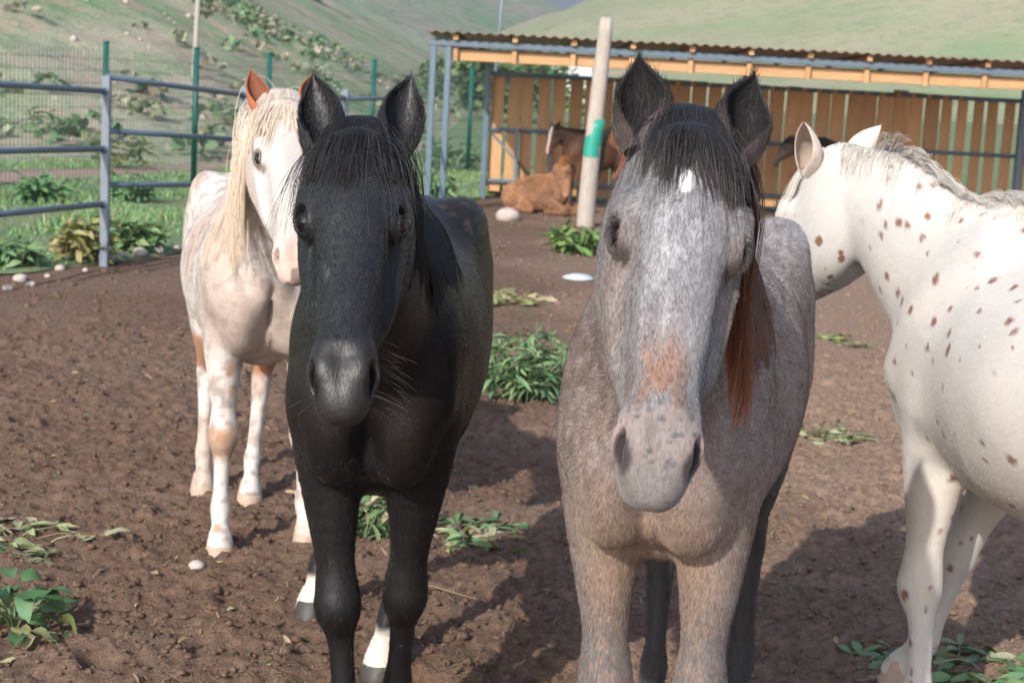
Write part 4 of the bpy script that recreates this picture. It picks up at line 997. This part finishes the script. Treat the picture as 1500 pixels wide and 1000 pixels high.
# whiskers on the black muzzle and chin
rg = np.random.default_rng(90); n = 46; H = Hb
R = np.array([H.H(rg.uniform(.44, .59), rg.uniform(-.125, -.06), (1 if rg.random() < .8 else -1) * rg.uniform(.035, .055)) for _ in range(n)])
P = grow(None, R, np.sign((R - H.poll) @ H.c)[:, None] * H.c[None] * 1.0 + H.a * .25 + H.b * rg.normal(.1, .25, n)[:, None] + rg.normal(0, .12, (n, 3)), rg.uniform(.03, .09, n), 8, .08, .9, .05, None, 91)
Tb.hair('whiskers', P, flat_hair((.03, .027, .025), (.06, .055, .05)), HAIR, .0004, .0002)['kind'] = 'stuff'

Tb.fur(150000, .013, .00027, 601, 1.1, .15, grey=.005, mat=hair_mat('black_coat_hair', .33, .5))
Tr.fur(260000, .014, .00028, 602, .45, .18)
Tp.fur(50000, .014, .0004, 603, .12, .08, swirl=.25)
Ts.fur(26000, .011, .0003, 604, .08, .05, swirl=.15)
def lashes(T, n, L, c, seed, droop=.3):
    H = T.H; rg = np.random.default_rng(seed); R, D = [], []
    for y in (1, -1):
        for k in range(n):
            t = rg.uniform(-1, 1); R.append(H.H(.214 + .022 * t, -.012 - .008 * t + rg.normal(0, .002), y * (.096 - .006 * t * t))); D.append(H.c * y * .9 + H.b * .5 + H.a * (.15 + .3 * t) + rg.normal(0, .12, 3))
    P = grow(None, np.array(R), np.array(D), L * rg.uniform(.6, 1.1, 2 * n), 6, droop, .9, .03, None, seed); o = T.hair('eyelashes', P, flat_hair(c, c), HAIR, .0007, .0003); o['kind'] = 'stuff'
lashes(Tr, 26, .020, (.03, .025, .022), 611); lashes(Tb, 30, .022, (.01, .009, .009), 612); lashes(Tp, 10, .015, (.1, .08, .07), 613)
# ---------------------------------------------------------------- horses by the shed
def plain(c, dark=None, legs=None, blaze=None, seed=0):
    def f(H, V, q):
        n = fbm(V * 5, 3, seed); C = mixc(np.tile(col(*c), (len(V), 1)), col(*c) * .65, sstep(.4, .75, n))
        if dark: C = mixc(C, col(*dark), sstep(1.0, 1.3, V[:, 2]) * .6)
        if legs: C = mixc(C, col(*legs), sstep(.62, .45, V[:, 2]))
        if blaze: C = mixc(C, col(*blaze), in_head(q) * sstep(.04, .02, np.abs(q[:, 2])) * (q[:, 1] > -.05))
        return C
    return f
def far_ears(c): return dict(each=ear_pair(.2, .0, .15, .04), col=lambda v, inn, ss: np.tile(col(*c), (len(v), 1)))
FUR = coat_mat('bay_coat', .6, .25, .2, 60, .1)
HBF = .024
def far_horse(name, label, loc, f, s_, poll_l, nose_l, colf, earc, hairc, feet=None, side=(0, 1, 0)):
    f = unit((*f, 0)); rz = math.atan2(f[1], f[0]); hs = np.linalg.norm(np.array(nose_l) - np.array(poll_l)) / .61
    a = unit(np.array(nose_l) - np.array(poll_l)); c = np.array(side, float); c = unit(c - a * (c @ a)); b = np.cross(a, c); e = np.array(poll_l) + hs * (a * .07 - b * .125); n0 = np.array([.42, 0, 1.13]); d = e - n0
    H = Horse(poll_l, nose_l, side, hs, neck_mid=[n0, n0 + d * .36, n0 + d * .7], fl=(feet or {}).get('f'), hl=(feet or {}).get('h'))
    T = HorseThing(H, name, label, loc, rz, s_, HBF, HBF, colf, FUR, far_ears(earc), HAIR, EYE, HOOF_DARK, 'horses resting by the shed')
    mane(T, 260, .3, flat_hair(hairc, hairc), 5, -1, nl=40, r0=.003); tail(T, 120, .8, flat_hair(hairc, hairc), 6, .004); return T
far_horse('bay_horse', 'dark bay young horse with pale blaze standing in the shed beside the lying foal', (1.16, 25.35, 0), (-.88, -.47), .80, (1.02, .0, 1.50), (1.28, .22, 1.02), plain((.10, .042, .022), (.02, .014, .012), (.05, .03, .022), (.42, .33, .30), 201), (.06, .03, .02), (.012, .010, .010), side=(-.3, .9, .2))
far_horse('chestnut_horse', 'reddish chestnut horse standing at the shed beside the wooden post', (2.02, 24.2, 0), (1, .12), .98, (1.1, .0, 1.50), (1.4, .0, 1.0), plain((.22, .082, .040), None, (.05, .032, .026), None, 202), (.2, .08, .04), (.02, .014, .012), feet={'h': {'l': dict(kx=-.05, hx=.1), 'r': dict(kx=.02, hx=-.12)}})
far_horse('dark_horse', 'dark brown young horse under the shed roof behind the white spotted horse', (4.75, 25.3, 0), (-1, -.2), .84, (1.08, .0, 1.42), (1.36, .05, .95), plain((.045, .022, .015), (.010, .009, .010), (.02, .015, .013), None, 203), (.04, .02, .015), (.008, .008, .009))
# foal lying on the ground
fo_loc = np.array([.28, 24.0, 0]); fo_f = unit((.78, -.63, 0)); fo_rz = math.atan2(fo_f[1], fo_f[0])
Hf = Horse((.46, .0, .70), (.60, -.08, .27), (-.35, .9, -.1), .74, neck_mid=[(.20, 0, .36), (.30, 0, .48), (.37, 0, .57)], fl={'l': None, 'r': None}, hl={'l': None, 'r': None}, lying=True, nr=.56)
S = Hf.S
S.tube([(-.48, 0, .16, .12, .12), (-.34, 0, .22, .20, .19), (-.10, 0, .26, .24, .22), (.14, 0, .29, .23, .18), (.30, 0, .28, .15, .12)], k=.06)
for y in (-1, 1):
    S.ell((-.34, y * .15, .20), (.19, .10, .17), k=.08); S.ell((.22, y * .12, .22), (.13, .08, .14), k=.06)
    S.tube([(.24, y * .14, .18, .07, .06), (.46, y * .17, .12, .045, .045), (.56, y * .17, .075, .045, .045), (.44, y * .19, .05, .03, .03), (.30, y * .19, .04, .03, .03)], k=.03)
    S.tube([(-.30, y * .20, .18, .10, .07), (-.08, y * .24, .10, .06, .05), (.02, y * .26, .06, .045, .04), (-.16, y * .27, .045, .03, .03), (-.34, y * .27, .035, .03, .03)], k=.03)
Tf = HorseThing(Hf, 'foal', 'fluffy ginger foal with a white star lying on the dirt by the shed', fo_loc, fo_rz, 1.0, .016, .016, plain((.40, .21, .115), None, None, None, 204), FUR, far_ears((.32, .13, .05)), HAIR, EYE, HOOF_DARK, 'horses resting by the shed', category='foal', hooves=False)
mane(Tf, 260, .08, flat_hair((.40, .17, .07), (.42, .2, .09)), 7, -1, nl=40, r0=.003)
Tf.fur(24000, .05, .0022, 605, .3, .3)
sv, sf = ball(.028); mesh_obj('star_marking', sv * np.array([.6, 1, 1.1]) + Hf.H(.14, .012, 0), sf, simple_mat('star_white', (.75, .73, .70), .7), Tf.root)
# ---------------------------------------------------------------- plants, clods, stones, litter
def leaf_strip(L, W, n=5, bend=.8, fold=.25, tip=1.0, wavy=0.0, rg=None):
    """one leaf along +x, arching down, folded along its rib: V (3(n+1),3), Q"""
    V = []
    for i in range(n + 1):
        t = i / n; a = bend * t; x = L * (math.sin(a) / bend if bend > .01 else t); z = L * ((math.cos(a) - 1) / bend if bend > .01 else 0)
        w = W * math.sin(math.pi * min(t * .92 + .06, 1)) ** .75 * (1 - .15 * t)
        for s in (-1, 0, 1): V.append((x, s * w / 2, z + abs(s) * fold * w + (wavy * math.sin(9 * t + 2 * s) * W if s else 0)))
    Q = [(i * 3 + k, i * 3 + 3 + k, i * 3 + 4 + k, i * 3 + 1 + k) for i in range(n) for k in (0, 1)]
    return np.array(V), np.array(Q)
def place(V, yaw, pitch, roll, pos):
    cr, sr = math.cos(roll), math.sin(roll); cp, sp = math.cos(pitch), math.sin(pitch); cy, sy = math.cos(yaw), math.sin(yaw)
    R = np.array([[cy, -sy, 0], [sy, cy, 0], [0, 0, 1]]) @ np.array([[cp, 0, -sp], [0, 1, 0], [sp, 0, cp]]) @ np.array([[1, 0, 0], [0, cr, -sr], [0, sr, cr]])
    return V @ R.T + np.asarray(pos)
class Batch:
    def __init__(s): s.V, s.Q, s.C, s.n = [], [], [], 0
    def add(s, V, Q, c): s.V.append(V); s.Q.append(np.asarray(Q) + s.n); s.C.append(np.tile(np.asarray(c, float), (len(V), 1))); s.n += len(V)
    def obj(s, name, mat, parent=None): 
        Q = s.Q
        return mesh_obj(name, np.concatenate(s.V), np.concatenate(Q), mat, parent, True, {'coat': ('FLOAT_COLOR', np.concatenate(s.C))})
def vary(rg, c, v=.25): c = np.array(c) * rg.uniform(1 - v, 1 + v); return np.clip(c * np.array([rg.uniform(.9, 1.12), 1, rg.uniform(.85, 1.1)]), 0, 1)
GREENS = [(.145, .245, .105), (.11, .205, .09), (.19, .275, .12)]; WILT = [(.26, .28, .15), (.19, .235, .11), (.33, .31, .19), (.13, .19, .085)]; DRY = [(.30, .24, .14), (.22, .16, .10)]
def stem_tube(B, P, r, c):
    P = np.asarray(P, float)[None]; V, F = strands_mesh(P, r, r * .5, 4); B.add(V, F, c)
def herb(name, label, loc, seed, stems, hgt, spread, leafL, leafW, cols, group, lie=0.0, per=9, cat='weed', z0=None):
    """clump of leafy stems"""
    rg = np.random.default_rng(seed); z = gz(loc[0], loc[1]) if z0 is None else z0; t = thing(name, label, cat, (loc[0], loc[1], z), group=group); B, St = Batch(), Batch()
    for s in range(stems):
        a = rg.uniform(0, 2 * math.pi); r = spread * math.sqrt(rg.random()) * (.55 if lie < .5 else .8); b = np.array([r * math.cos(a), r * math.sin(a), -.01]); h = hgt * rg.uniform(.55, 1.1)
        if lie > .5: d = np.array([math.cos(a + rg.normal(0, 1.2)), math.sin(a + rg.normal(0, 1.2)), rg.uniform(.05, .45)])
        else: d = np.array([math.cos(a) * .35 * r / spread + rg.normal(0, .18), math.sin(a) * .35 * r / spread + rg.normal(0, .18), 1])
        d = unit(d); P = []; p = b.copy(); P.append(p.copy())
        for i in range(6):
            p = p + d * h / 6; d = unit(d + np.array([rg.normal(0, .12), rg.normal(0, .12), -.14 * (1 + lie)])); p[2] = max(p[2], .008); P.append(p.copy())
        c = cols[rg.integers(len(cols))]; stem_tube(St, P, .0035, np.array(c) * 1.1); P = np.array(P)
        for l in range(per):
            q = rg.uniform(.15, 1.0) * 6; i = min(int(q), 5); pos = P[i] + (P[i + 1] - P[i]) * (q - i)
            v, f = leaf_strip(leafL * rg.uniform(.5, 1.15), leafW * rg.uniform(.7, 1.2), 5, rg.uniform(.4, 1.6), .2, wavy=.08)
            v = place(v, rg.uniform(0, 6.28), rg.uniform(-.2, .9) * (1 - .6 * lie), rg.normal(0, .5), pos); v[:, 2] = np.maximum(v[:, 2], .004 + rg.random() * .01); B.add(v, f, vary(rg, c))
    o = B.obj('foliage', LEAF, t); o['kind'] = 'stuff'; St.obj('stems', LEAF, t)['kind'] = 'stuff'
    return t
G = lambda x, y: ground(x, y)
herb('weed_clump', 'bushy green weed clump between the black and roan horses', G(762, 588), 301, 34, .42, .30, .16, .026, GREENS, None, per=12)
herb('weed_clump', 'wilted green weeds seen between the black horse\'s forelegs', G(537, 782), 302, 14, .30, .17, .12, .032, WILT + GREENS[:2], 'wilted weeds on the dirt', .4, 9)
herb('weed_clump', 'wilted green weeds beside the black horse\'s hind hoof', G(662, 784), 303, 22, .30, .19, .12, .030, WILT + GREENS[:1], 'wilted weeds on the dirt', .6, 9)
herb('weed_clump', 'low green weed clump at the foot of the wooden post', G(850, 368), 304, 26, .34, .42, .22, .06, [(.10, .19, .055), (.14, .22, .07)], None, .1, 9)
herb('weed_heap', 'yellowish heap of wilted leaves beyond the black horse\'s flank', G(737, 440), 305, 26, .30, .34, .16, .05, [(.30, .27, .14), (.22, .22, .10), (.34, .29, .18)], 'wilted weeds on the dirt', .9, 7)
herb('weed_heap', 'pale heap of wilted leaves between the roan and the spotted horse', G(1203, 634), 306, 22, .24, .22, .12, .03, [(.27, .27, .15), (.20, .22, .11)], 'wilted weeds on the dirt', .95, 7)
herb('weed_clump', 'small sparse weed below the spotted horse\'s jaw', G(1243, 497), 307, 12, .24, .2, .12, .03, [(.2, .22, .1), (.13, .17, .06)], 'wilted weeds on the dirt', .6, 7)
herb('weed_heap', 'wilted green leaves lying in shade by the spotted horse\'s foreleg', G(1440, 985), 308, 40, .32, .30, .13, .034, WILT + GREENS, 'wilted weeds on the dirt', .85, 8)
herb('weed_heap', 'wilted stems trailing over the dirt above the broad-leaved burdock', G(22, 792), 309, 12, .34, .16, .11, .034, WILT, 'wilted weeds on the dirt', .9, 7)
herb('weed_heap', 'dry leaf litter on the dirt below the burdock', G(70, 994), 310, 14, .26, .22, .08, .03, DRY + WILT[:1], 'wilted weeds on the dirt', 1.0, 5)
herb('weed_clump', 'tall thin weed just behind the roan\'s shoulder', G(812, 575), 311, 6, .40, .10, .15, .024, GREENS, None, per=9)
# broad-leaved burdock with leaves one can pick out
c = G(22, 925); t = thing('burdock_plant', 'broad-leaved burdock plant growing from the dirt', 'plant', (c[0], c[1], gz(c[0], c[1]))); rg = np.random.default_rng(320)
BUR = {}
for k in range(34):
    a = rg.uniform(0, 6.28); r = .03 + .13 * rg.random(); h = rg.uniform(.02, .19) * (1.15 - r / .2); Lf, Wf = rg.uniform(.07, .135), rg.uniform(.05, .085)
    v, f = leaf_strip(Lf, Wf, 6, rg.uniform(.5, 1.5), .12, wavy=.10); v = place(v, a + rg.normal(0, .4), rg.uniform(-.3, .5), rg.normal(0, .35), (r * math.cos(a), r * math.sin(a), h))
    v[:, 2] = np.maximum(v[:, 2], .006)
    cc = vary(rg, [(.060, .135, .052), (.085, .165, .070), (.15, .19, .08), (.19, .20, .10)][min(rg.integers(0, 5), 3)] if h < .09 else (.065, .150, .062))
    mesh_obj('leaf', v, f, LEAF, t, True, {'coat': ('FLOAT_COLOR', np.tile(cc, (len(v), 1)))})
B = Batch()
for k in range(16):
    a = rg.uniform(0, 6.28); stem_tube(B, [(0, 0, -.01), (.04 * math.cos(a), .04 * math.sin(a), .06), (.11 * math.cos(a), .11 * math.sin(a), .10)], .004, (.16, .20, .09))
B.obj('stems', LEAF, t)['kind'] = 'stuff'

# ---- clods, straw and leaf scraps trodden into the dirt
rg = np.random.default_rng(330)
ph = (1 + 5 ** .5) / 2; ico = np.array([(-1, ph, 0), (1, ph, 0), (-1, -ph, 0), (1, -ph, 0), (0, -1, ph), (0, 1, ph), (0, -1, -ph), (0, 1, -ph), (ph, 0, -1), (ph, 0, 1), (-ph, 0, -1), (-ph, 0, 1)]) / 1.9
icf = np.array([(0, 11, 5), (0, 5, 1), (0, 1, 7), (0, 7, 10), (0, 10, 11), (1, 5, 9), (5, 11, 4), (11, 10, 2), (10, 7, 6), (7, 1, 8), (3, 9, 4), (3, 4, 2), (3, 2, 6), (3, 6, 8), (3, 8, 9), (4, 9, 5), (2, 4, 11), (6, 2, 10), (8, 6, 7), (9, 8, 1)])
def lumps(name, X, Y, R, mat, flat=.65, seed=1, kind='stuff'):
    n = len(X); rg = np.random.default_rng(seed); Z = dirt_height(X, Y)
    J = ico[None] * (1 + rg.normal(0, .22, (n, 12, 1))) * R[:, None, None] * np.array([1, 1, flat]) * (1 + rg.normal(0, .2, (n, 1, 3)))
    a = rg.uniform(0, 6.28, n); c, s = np.cos(a)[:, None], np.sin(a)[:, None]; J = np.stack([J[:, :, 0] * c - J[:, :, 1] * s, J[:, :, 0] * s + J[:, :, 1] * c, J[:, :, 2]], -1)
    V = J + np.stack([X, Y, Z + R * .15], 1)[:, None]; F = (icf[None] + np.arange(n)[:, None, None] * 12).reshape(-1, 3)
    return tag(mesh_obj(name, V.reshape(-1, 3), F, mat), kind=kind)
n = 45000; Y = 3.2 * (15 / 3.2) ** rg.random(n); X = (rg.random(n) - .5) * (Y * .75 + 1.0); m = ~in_turf(X, Y)
R = .004 + .013 * rg.random(n) ** 4; m2 = 7000; X, Y, R = np.concatenate([X[m], rg.uniform(-5, 9, m2)]), np.concatenate([Y[m], rg.uniform(9, 25, m2)]), np.concatenate([R[m], .010 + .022 * rg.random(m2) ** 3]); m = ~in_turf(X, Y); tag(lumps('dirt_clods', X[m], Y[m], R[m], DIRT, .7, 331), 'loose brown clods of churned dirt over the paddock', 'clods')
n = 9000; Y = 3.2 * (16 / 3.2) ** rg.random(n); X = (rg.random(n) - .5) * (Y * .75 + 1.0); Z = dirt_height(X, Y); B = Batch(); L = rg.uniform(.012, .05, n)
for x, y, z, l in zip(X, Y, Z, L):
    a = rg.uniform(0, 3.14); d = np.array([math.cos(a), math.sin(a), rg.normal(0, .2)]) * l; s = np.array([-math.sin(a), math.cos(a), 0]) * rg.uniform(.001, .0026); p = np.array([x, y, z + .005])
    B.add(np.array([p - d / 2 - s, p - d / 2 + s, p + d / 2 + s * .5 + [0, 0, .002], p + d / 2 - s * .5 + [0, 0, .002]]), np.array([(0, 1, 2, 3)]), vary(rg, [(.36, .28, .18), (.28, .20, .13), (.20, .20, .10)][rg.integers(3)]))
for k in range(420):
    y = 3.3 * (12 / 3.3) ** rg.random(); x = (rg.random() - .5) * (y * .7 + .8); v, f = leaf_strip(rg.uniform(.03, .08), rg.uniform(.010, .025), 3, rg.uniform(.2, 1.5), .2, wavy=.1)
    v = place(v, rg.uniform(0, 6.28), rg.normal(0, .25), rg.normal(0, .5), (x, y, gz(x, y) + .012)); B.add(v, f, vary(rg, [(.30, .24, .15), (.22, .18, .10), (.20, .21, .10)][rg.integers(3)]))
tag(B.obj('straw', LEAF), 'bits of straw and dry leaf trodden into the dirt', 'straw', kind='stuff')
# a few twigs
for (px, py, lab) in ((715, 765, 'thin dry twig beside the wilted weeds by the black horse'), (100, 788, 'thin dry twig trailing from the wilted stems'), (648, 868, 'short broken twig on dirt beside the black horse\'s shadow')):
    c = G(px, py); z = gz(c[0], c[1]) + .015; a = rg.uniform(-.6, .6); d = np.array([math.cos(a), math.sin(a), 0]); B = Batch()
    stem_tube(B, [np.array([0, 0, 0]) - d * .12, np.array([0, .01, .012]) - d * .04, np.array([0, -.006, .008]) + d * .05, d * .13], .004, (.25, .17, .11)); stem_tube(B, [np.array([0, -.004, .01]) + d * .02, np.array([.02, .05, .02]) + d * .05], .0025, (.25, .17, .11))
    o = B.obj('twig', LEAF); o.location = (c[0], c[1], z); tag(o, lab, 'twig', 'twigs on the dirt')
def stone(name, label, px, py, wpx, seed, group, mat=STONE, flat=.7, cat='stone'):
    c = G(px, py); d = c[1]; r = wpx / F_PX * d / 2; rg = np.random.default_rng(seed); V, F = ball(1, 14, 9); n = fbm(V * 1.6 + seed, 3, seed); V = V * (.75 + .5 * n)[:, None] * np.array([1, .85, flat]) * r
    z = gz(c[0], c[1]) if not in_turf(c[:1], c[1:2])[0] else .03
    o = mesh_obj(name, V, F, mat); o.location = (c[0], c[1], z + r * flat * .5); tag(o, label, cat, group); return o
stone('stone', 'rounded pale stone on the dirt beside the lying foal', 744, 322, 36, 401, None)
stone('stone', 'small pinkish stone in front of the pale horse\'s front hoof', 287, 836, 27, 402, None)
stone('plastic_scrap', 'flattened pale blue-white plastic scrap on the dirt left of the roan', 847, 409, 46, 403, None, simple_mat('pale_plastic', (.50, .56, .62), .35, .5, 20, .2, .3), .28, 'plastic scrap')
bpy.data.objects['plastic_scrap']['label'] = 'flattened pale blue-white plastic scrap on the dirt past the roan\'s shoulder'
for k, (px, py, w) in enumerate(((30, 408, 22), (45, 415, 14), (88, 396, 16), (160, 384, 18), (178, 380, 14), (205, 378, 22), (125, 398, 10), (232, 374, 16), (12, 420, 16), (258, 370, 12), (70, 404, 10))):
    stone('stone', 'small pale stone lying along the grass edge below the corral', px, py, w, 410 + k, 'stones along the grass edge')
# ---- grass, verge weeds
rg = np.random.default_rng(340); n = 120000; Yg = rg.uniform(11, 34, n); Xg = rg.uniform(-13, 1.0, n); dens = fbm(np.stack([Xg * .9, Yg * .9, 0 * Xg], 1), 3, 341)
m = in_turf(Xg, Yg) & (rg.random(n) < sstep(.28, .62, dens) + .12) & (Xg > -.36 * Yg - 1); pth = np.array([[c[0], c[1]] for c in pc]); yy = np.interp(Xg, pth[:, 0], pth[:, 1]); m &= ~((np.abs(Yg - yy) < 1.7) & (rg.random(n) < .97))
Xg, Yg, dens = Xg[m], Yg[m], dens[m]; n = len(Xg); hh = (.05 + .22 * sstep(.35, .8, dens)) * rg.uniform(.5, 1.4, n) * (1 - .65 * sstep(17, 22, Yg)); ww = .006 + .010 * rg.random(n); a = rg.uniform(0, 6.28, n)
s = np.stack([np.cos(a), np.sin(a), 0 * a], 1) * ww[:, None]; ln = np.stack([rg.normal(0, .4, n), rg.normal(0, .4, n), np.ones(n)], 1) * hh[:, None]; b = np.stack([Xg, Yg, np.full(n, .015)], 1)
V = np.stack([b - s, b + s, b + s * .6 + ln * .55, b - s * .6 + ln * .55, b + ln * np.array([1.5, 1.5, 1]) + s * .1, b + ln * np.array([1.5, 1.5, 1]) - s * .1], 1).reshape(-1, 3); o6 = np.arange(n)[:, None] * 6
Q = np.concatenate([o6 + np.array([[0, 1, 2, 3]]), o6 + np.array([[3, 2, 4, 5]])]); dry = rg.random(n) < .10; C = np.array([.165, .285, .125]) * rg.uniform(.6, 1.5, (n, 1)) * np.stack([rg.uniform(.8, 1.3, n), np.ones(n), rg.uniform(.7, 1.2, n)], 1); C[dry] = np.array([.26, .23, .12]) * rg.uniform(.7, 1.2, (dry.sum(), 1))
tag(mesh_obj('grass', V, Q, LEAF, attrs={'coat': ('FLOAT_COLOR', np.repeat(C, 6, 0))}), 'lush green grass growing outside the corral', 'grass', kind='stuff')
for k, (px, py, st, h, L_, W_, cs, lab) in enumerate(((118, 385, 14, .40, .30, .07, [(.22, .23, .08), (.34, .29, .13)], 'yellowing dock plant beside the square corral post'), (205, 372, 22, .30, .22, .10, GREENS, 'leafy green dock clump at the grass edge by the corral'), (20, 392, 20, .25, .2, .05, GREENS, 'green weed clump at the grass edge under the lowest rail'),
        (60, 300, 30, .36, .22, .06, [(.10, .21, .095), (.12, .24, .10)], 'tall dark green weeds in front of the worn path'), (190, 298, 26, .36, .22, .06, [(.11, .22, .095), (.14, .26, .11)], 'tall green weeds between the green fence posts'), (45, 222, 22, .8, .35, .08, [(.11, .21, .09), (.15, .25, .10)], 'bushy weeds beyond the path left of the first green post'),
        (165, 250, 14, .7, .3, .06, [(.20, .22, .08), (.12, .17, .06)], 'yellow-green weeds beside the first green fence post'), (720, 286, 16, .25, .2, .05, GREENS, 'small green weeds at the foot of the shed wall'), (640, 292, 26, .35, .25, .05, GREENS, 'green weeds round the shed\'s end posts'), (660, 250, 26, .6, .3, .07, GREENS, 'tall green weeds seen through the shed\'s end frame'))):
    lab = lab.replace(' left of the first green post', ' along the mesh fence')
    herb('verge_weed', lab, G(px, py), 350 + k, st, h, .35 if h < .5 else .8, L_, W_, cs, 'weeds along the fence', .1, 9, z0=.02)
# ---- scrub and stones on the near hillside
rg = np.random.default_rng(360); B = Batch()
X, Y = rg.uniform(-40, -2.5, 2600), rg.uniform(31, 90, 2600); dn = fbm(np.stack([X * .16, Y * .16, 0 * X], 1), 3, 361); m = (rg.random(2600) < sstep(.45, .68, dn) * .9 + .05) & (X > -.34 * Y - 2) & (X < -.03 * Y - .8); X, Y = X[m], Y[m]; Z = left_h(X, Y)
for x, y, z in zip(X, Y, Z):
    r = rg.uniform(.15, .55); cc = [(.10, .18, .09), (.13, .21, .11), (.22, .245, .15), (.30, .28, .20)][rg.integers(4)]
    for q in range(16):
        a, e = rg.uniform(0, 6.28), rg.uniform(.1, 1.5); v = np.array([(-.5, -.35, 0), (.5, -.35, 0), (.35, .4, .1), (-.35, .4, .1)]) * r * .5
        v = place(v, a, rg.uniform(-1, 1), rg.uniform(-1, 1), (x + r * math.cos(a) * math.cos(e), y + r * math.sin(a) * math.cos(e), z + r * .75 * math.sin(e))); B.add(v, np.array([(0, 1, 2, 3)]), vary(rg, cc))
tag(B.obj('hillside_scrub', LEAF), 'low tufts of scrub dotted over the near hillside', 'scrub', kind='stuff')
X, Y = rg.uniform(-30, -2.5, 220), rg.uniform(30, 80, 220); m = (X > -.34 * Y - 2) & (X < -.03 * Y - .8); X, Y = X[m], Y[m]; n = len(X); R = .03 + .10 * rg.random(n) ** 2
J = ico[None] * (1 + rg.normal(0, .2, (n, 12, 1))) * R[:, None, None] + np.stack([X, Y, left_h(X, Y)], 1)[:, None]
tag(mesh_obj('hillside_stones', J.reshape(-1, 3), (icf[None] + np.arange(n)[:, None, None] * 12).reshape(-1, 3), STONE), 'pale stones strewn over the near hillside', 'stones', kind='stuff')
# ---- shrubs and trees further off
def tree(name, label, base, h, w, seed, cols, group):
    rg = np.random.default_rng(seed); t = thing(name, label, 'tree' if 'tree' in name else 'shrub', base, group=group); B, W = Batch(), Batch()
    stem_tube(W, [(0, 0, -.2), (w * .03, 0, h * .3), (-w * .02, 0, h * .7)], max(.04, h * .03), (.12, .09, .07))
    for k in range(5): a = rg.uniform(0, 6.28); stem_tube(W, [(0, 0, h * .3), (w * .3 * math.cos(a), w * .3 * math.sin(a), h * .6)], max(.025, h * .015), (.12, .09, .07))
    cl = [(rg.normal(0, .26) * w, rg.normal(0, .26) * w, h * rg.uniform(.25, .9), rg.uniform(.16, .30) * w) for _ in range(16)]
    for x, y, z, r in cl:
        cc = cols[rg.integers(len(cols))]
        for q in range(60):
            d = unit(rg.normal(0, 1, 3)); p = np.array([x, y, z]) + d * r * rg.uniform(.5, 1.05); v = np.array([(-.5, -.3, 0), (.5, -.3, 0), (.4, .4, .1), (-.4, .4, .1)]) * w * .10
            B.add(place(v, rg.uniform(0, 6.28), rg.uniform(-1, 1), rg.uniform(-1, 1), p), np.array([(0, 1, 2, 3)]), vary(rg, cc))
    B.obj('crown', LEAF, t); W.obj('trunk', LEAF, t)
Yr = next((Y_ for Y_ in np.arange(45, 400, 2.0) if at(466, 4, Y_)[2] < left_h(at(466, 4, Y_)[:1], np.array([Y_]))[0]), 120.0); x, y = at(466, 4, Yr)[:2]; print('ridge', Yr); tree('shrub', 'dark rounded shrub on top of the near hillside ridge', (x, y, float(left_h(np.array([x]), np.array([y]))[0])), Yr * .010, Yr * .018, 370, [(.03, .055, .025), (.045, .07, .03)], None)
for k, (px, Yd, h, w, lab) in enumerate(((628, 95, 2.9, 2.2, 'small light green tree in the valley beyond the end of the shed'), (742, 75, 2.6, 4.0, 'spreading dark green tree behind the shed wall'), (700, 80, 2.4, 3.0, 'round green tree behind the shed\'s corner post'), (768, 110, 3.9, 4.0, 'green tree behind the shed roof near the mast'))):
    c = at(px, 118, Yd); tree('tree', lab, (c[0], c[1], 0), h, w, 372 + k, [(.09, .15, .065), (.12, .185, .08), (.14, .20, .09)], 'trees beyond the shed')
# ---------------------------------------------------------------- thin haze in the valley air
V = np.array(box_v((0, 2000, 250), 4400, 4300, 506)); o = mesh_obj('haze', V, BOXF, None, smooth=False)
o.location = (0, 0, 0); m = bpy.data.materials.new('haze'); m.use_nodes = True; t_ = m.node_tree; t_.nodes.remove(t_.nodes['Principled BSDF'])
pv = t_.nodes.new('ShaderNodeVolumePrincipled'); pv.inputs['Color'].default_value = (.82, .88, .95, 1); pv.inputs['Density'].default_value = .0005; pv.inputs['Anisotropy'].default_value = .2
t_.links.new(pv.outputs[0], t_.nodes['Material Output'].inputs['Volume']); o.data.materials.append(m); tag(o, 'thin pale haze filling the valley air', 'haze', kind='stuff')
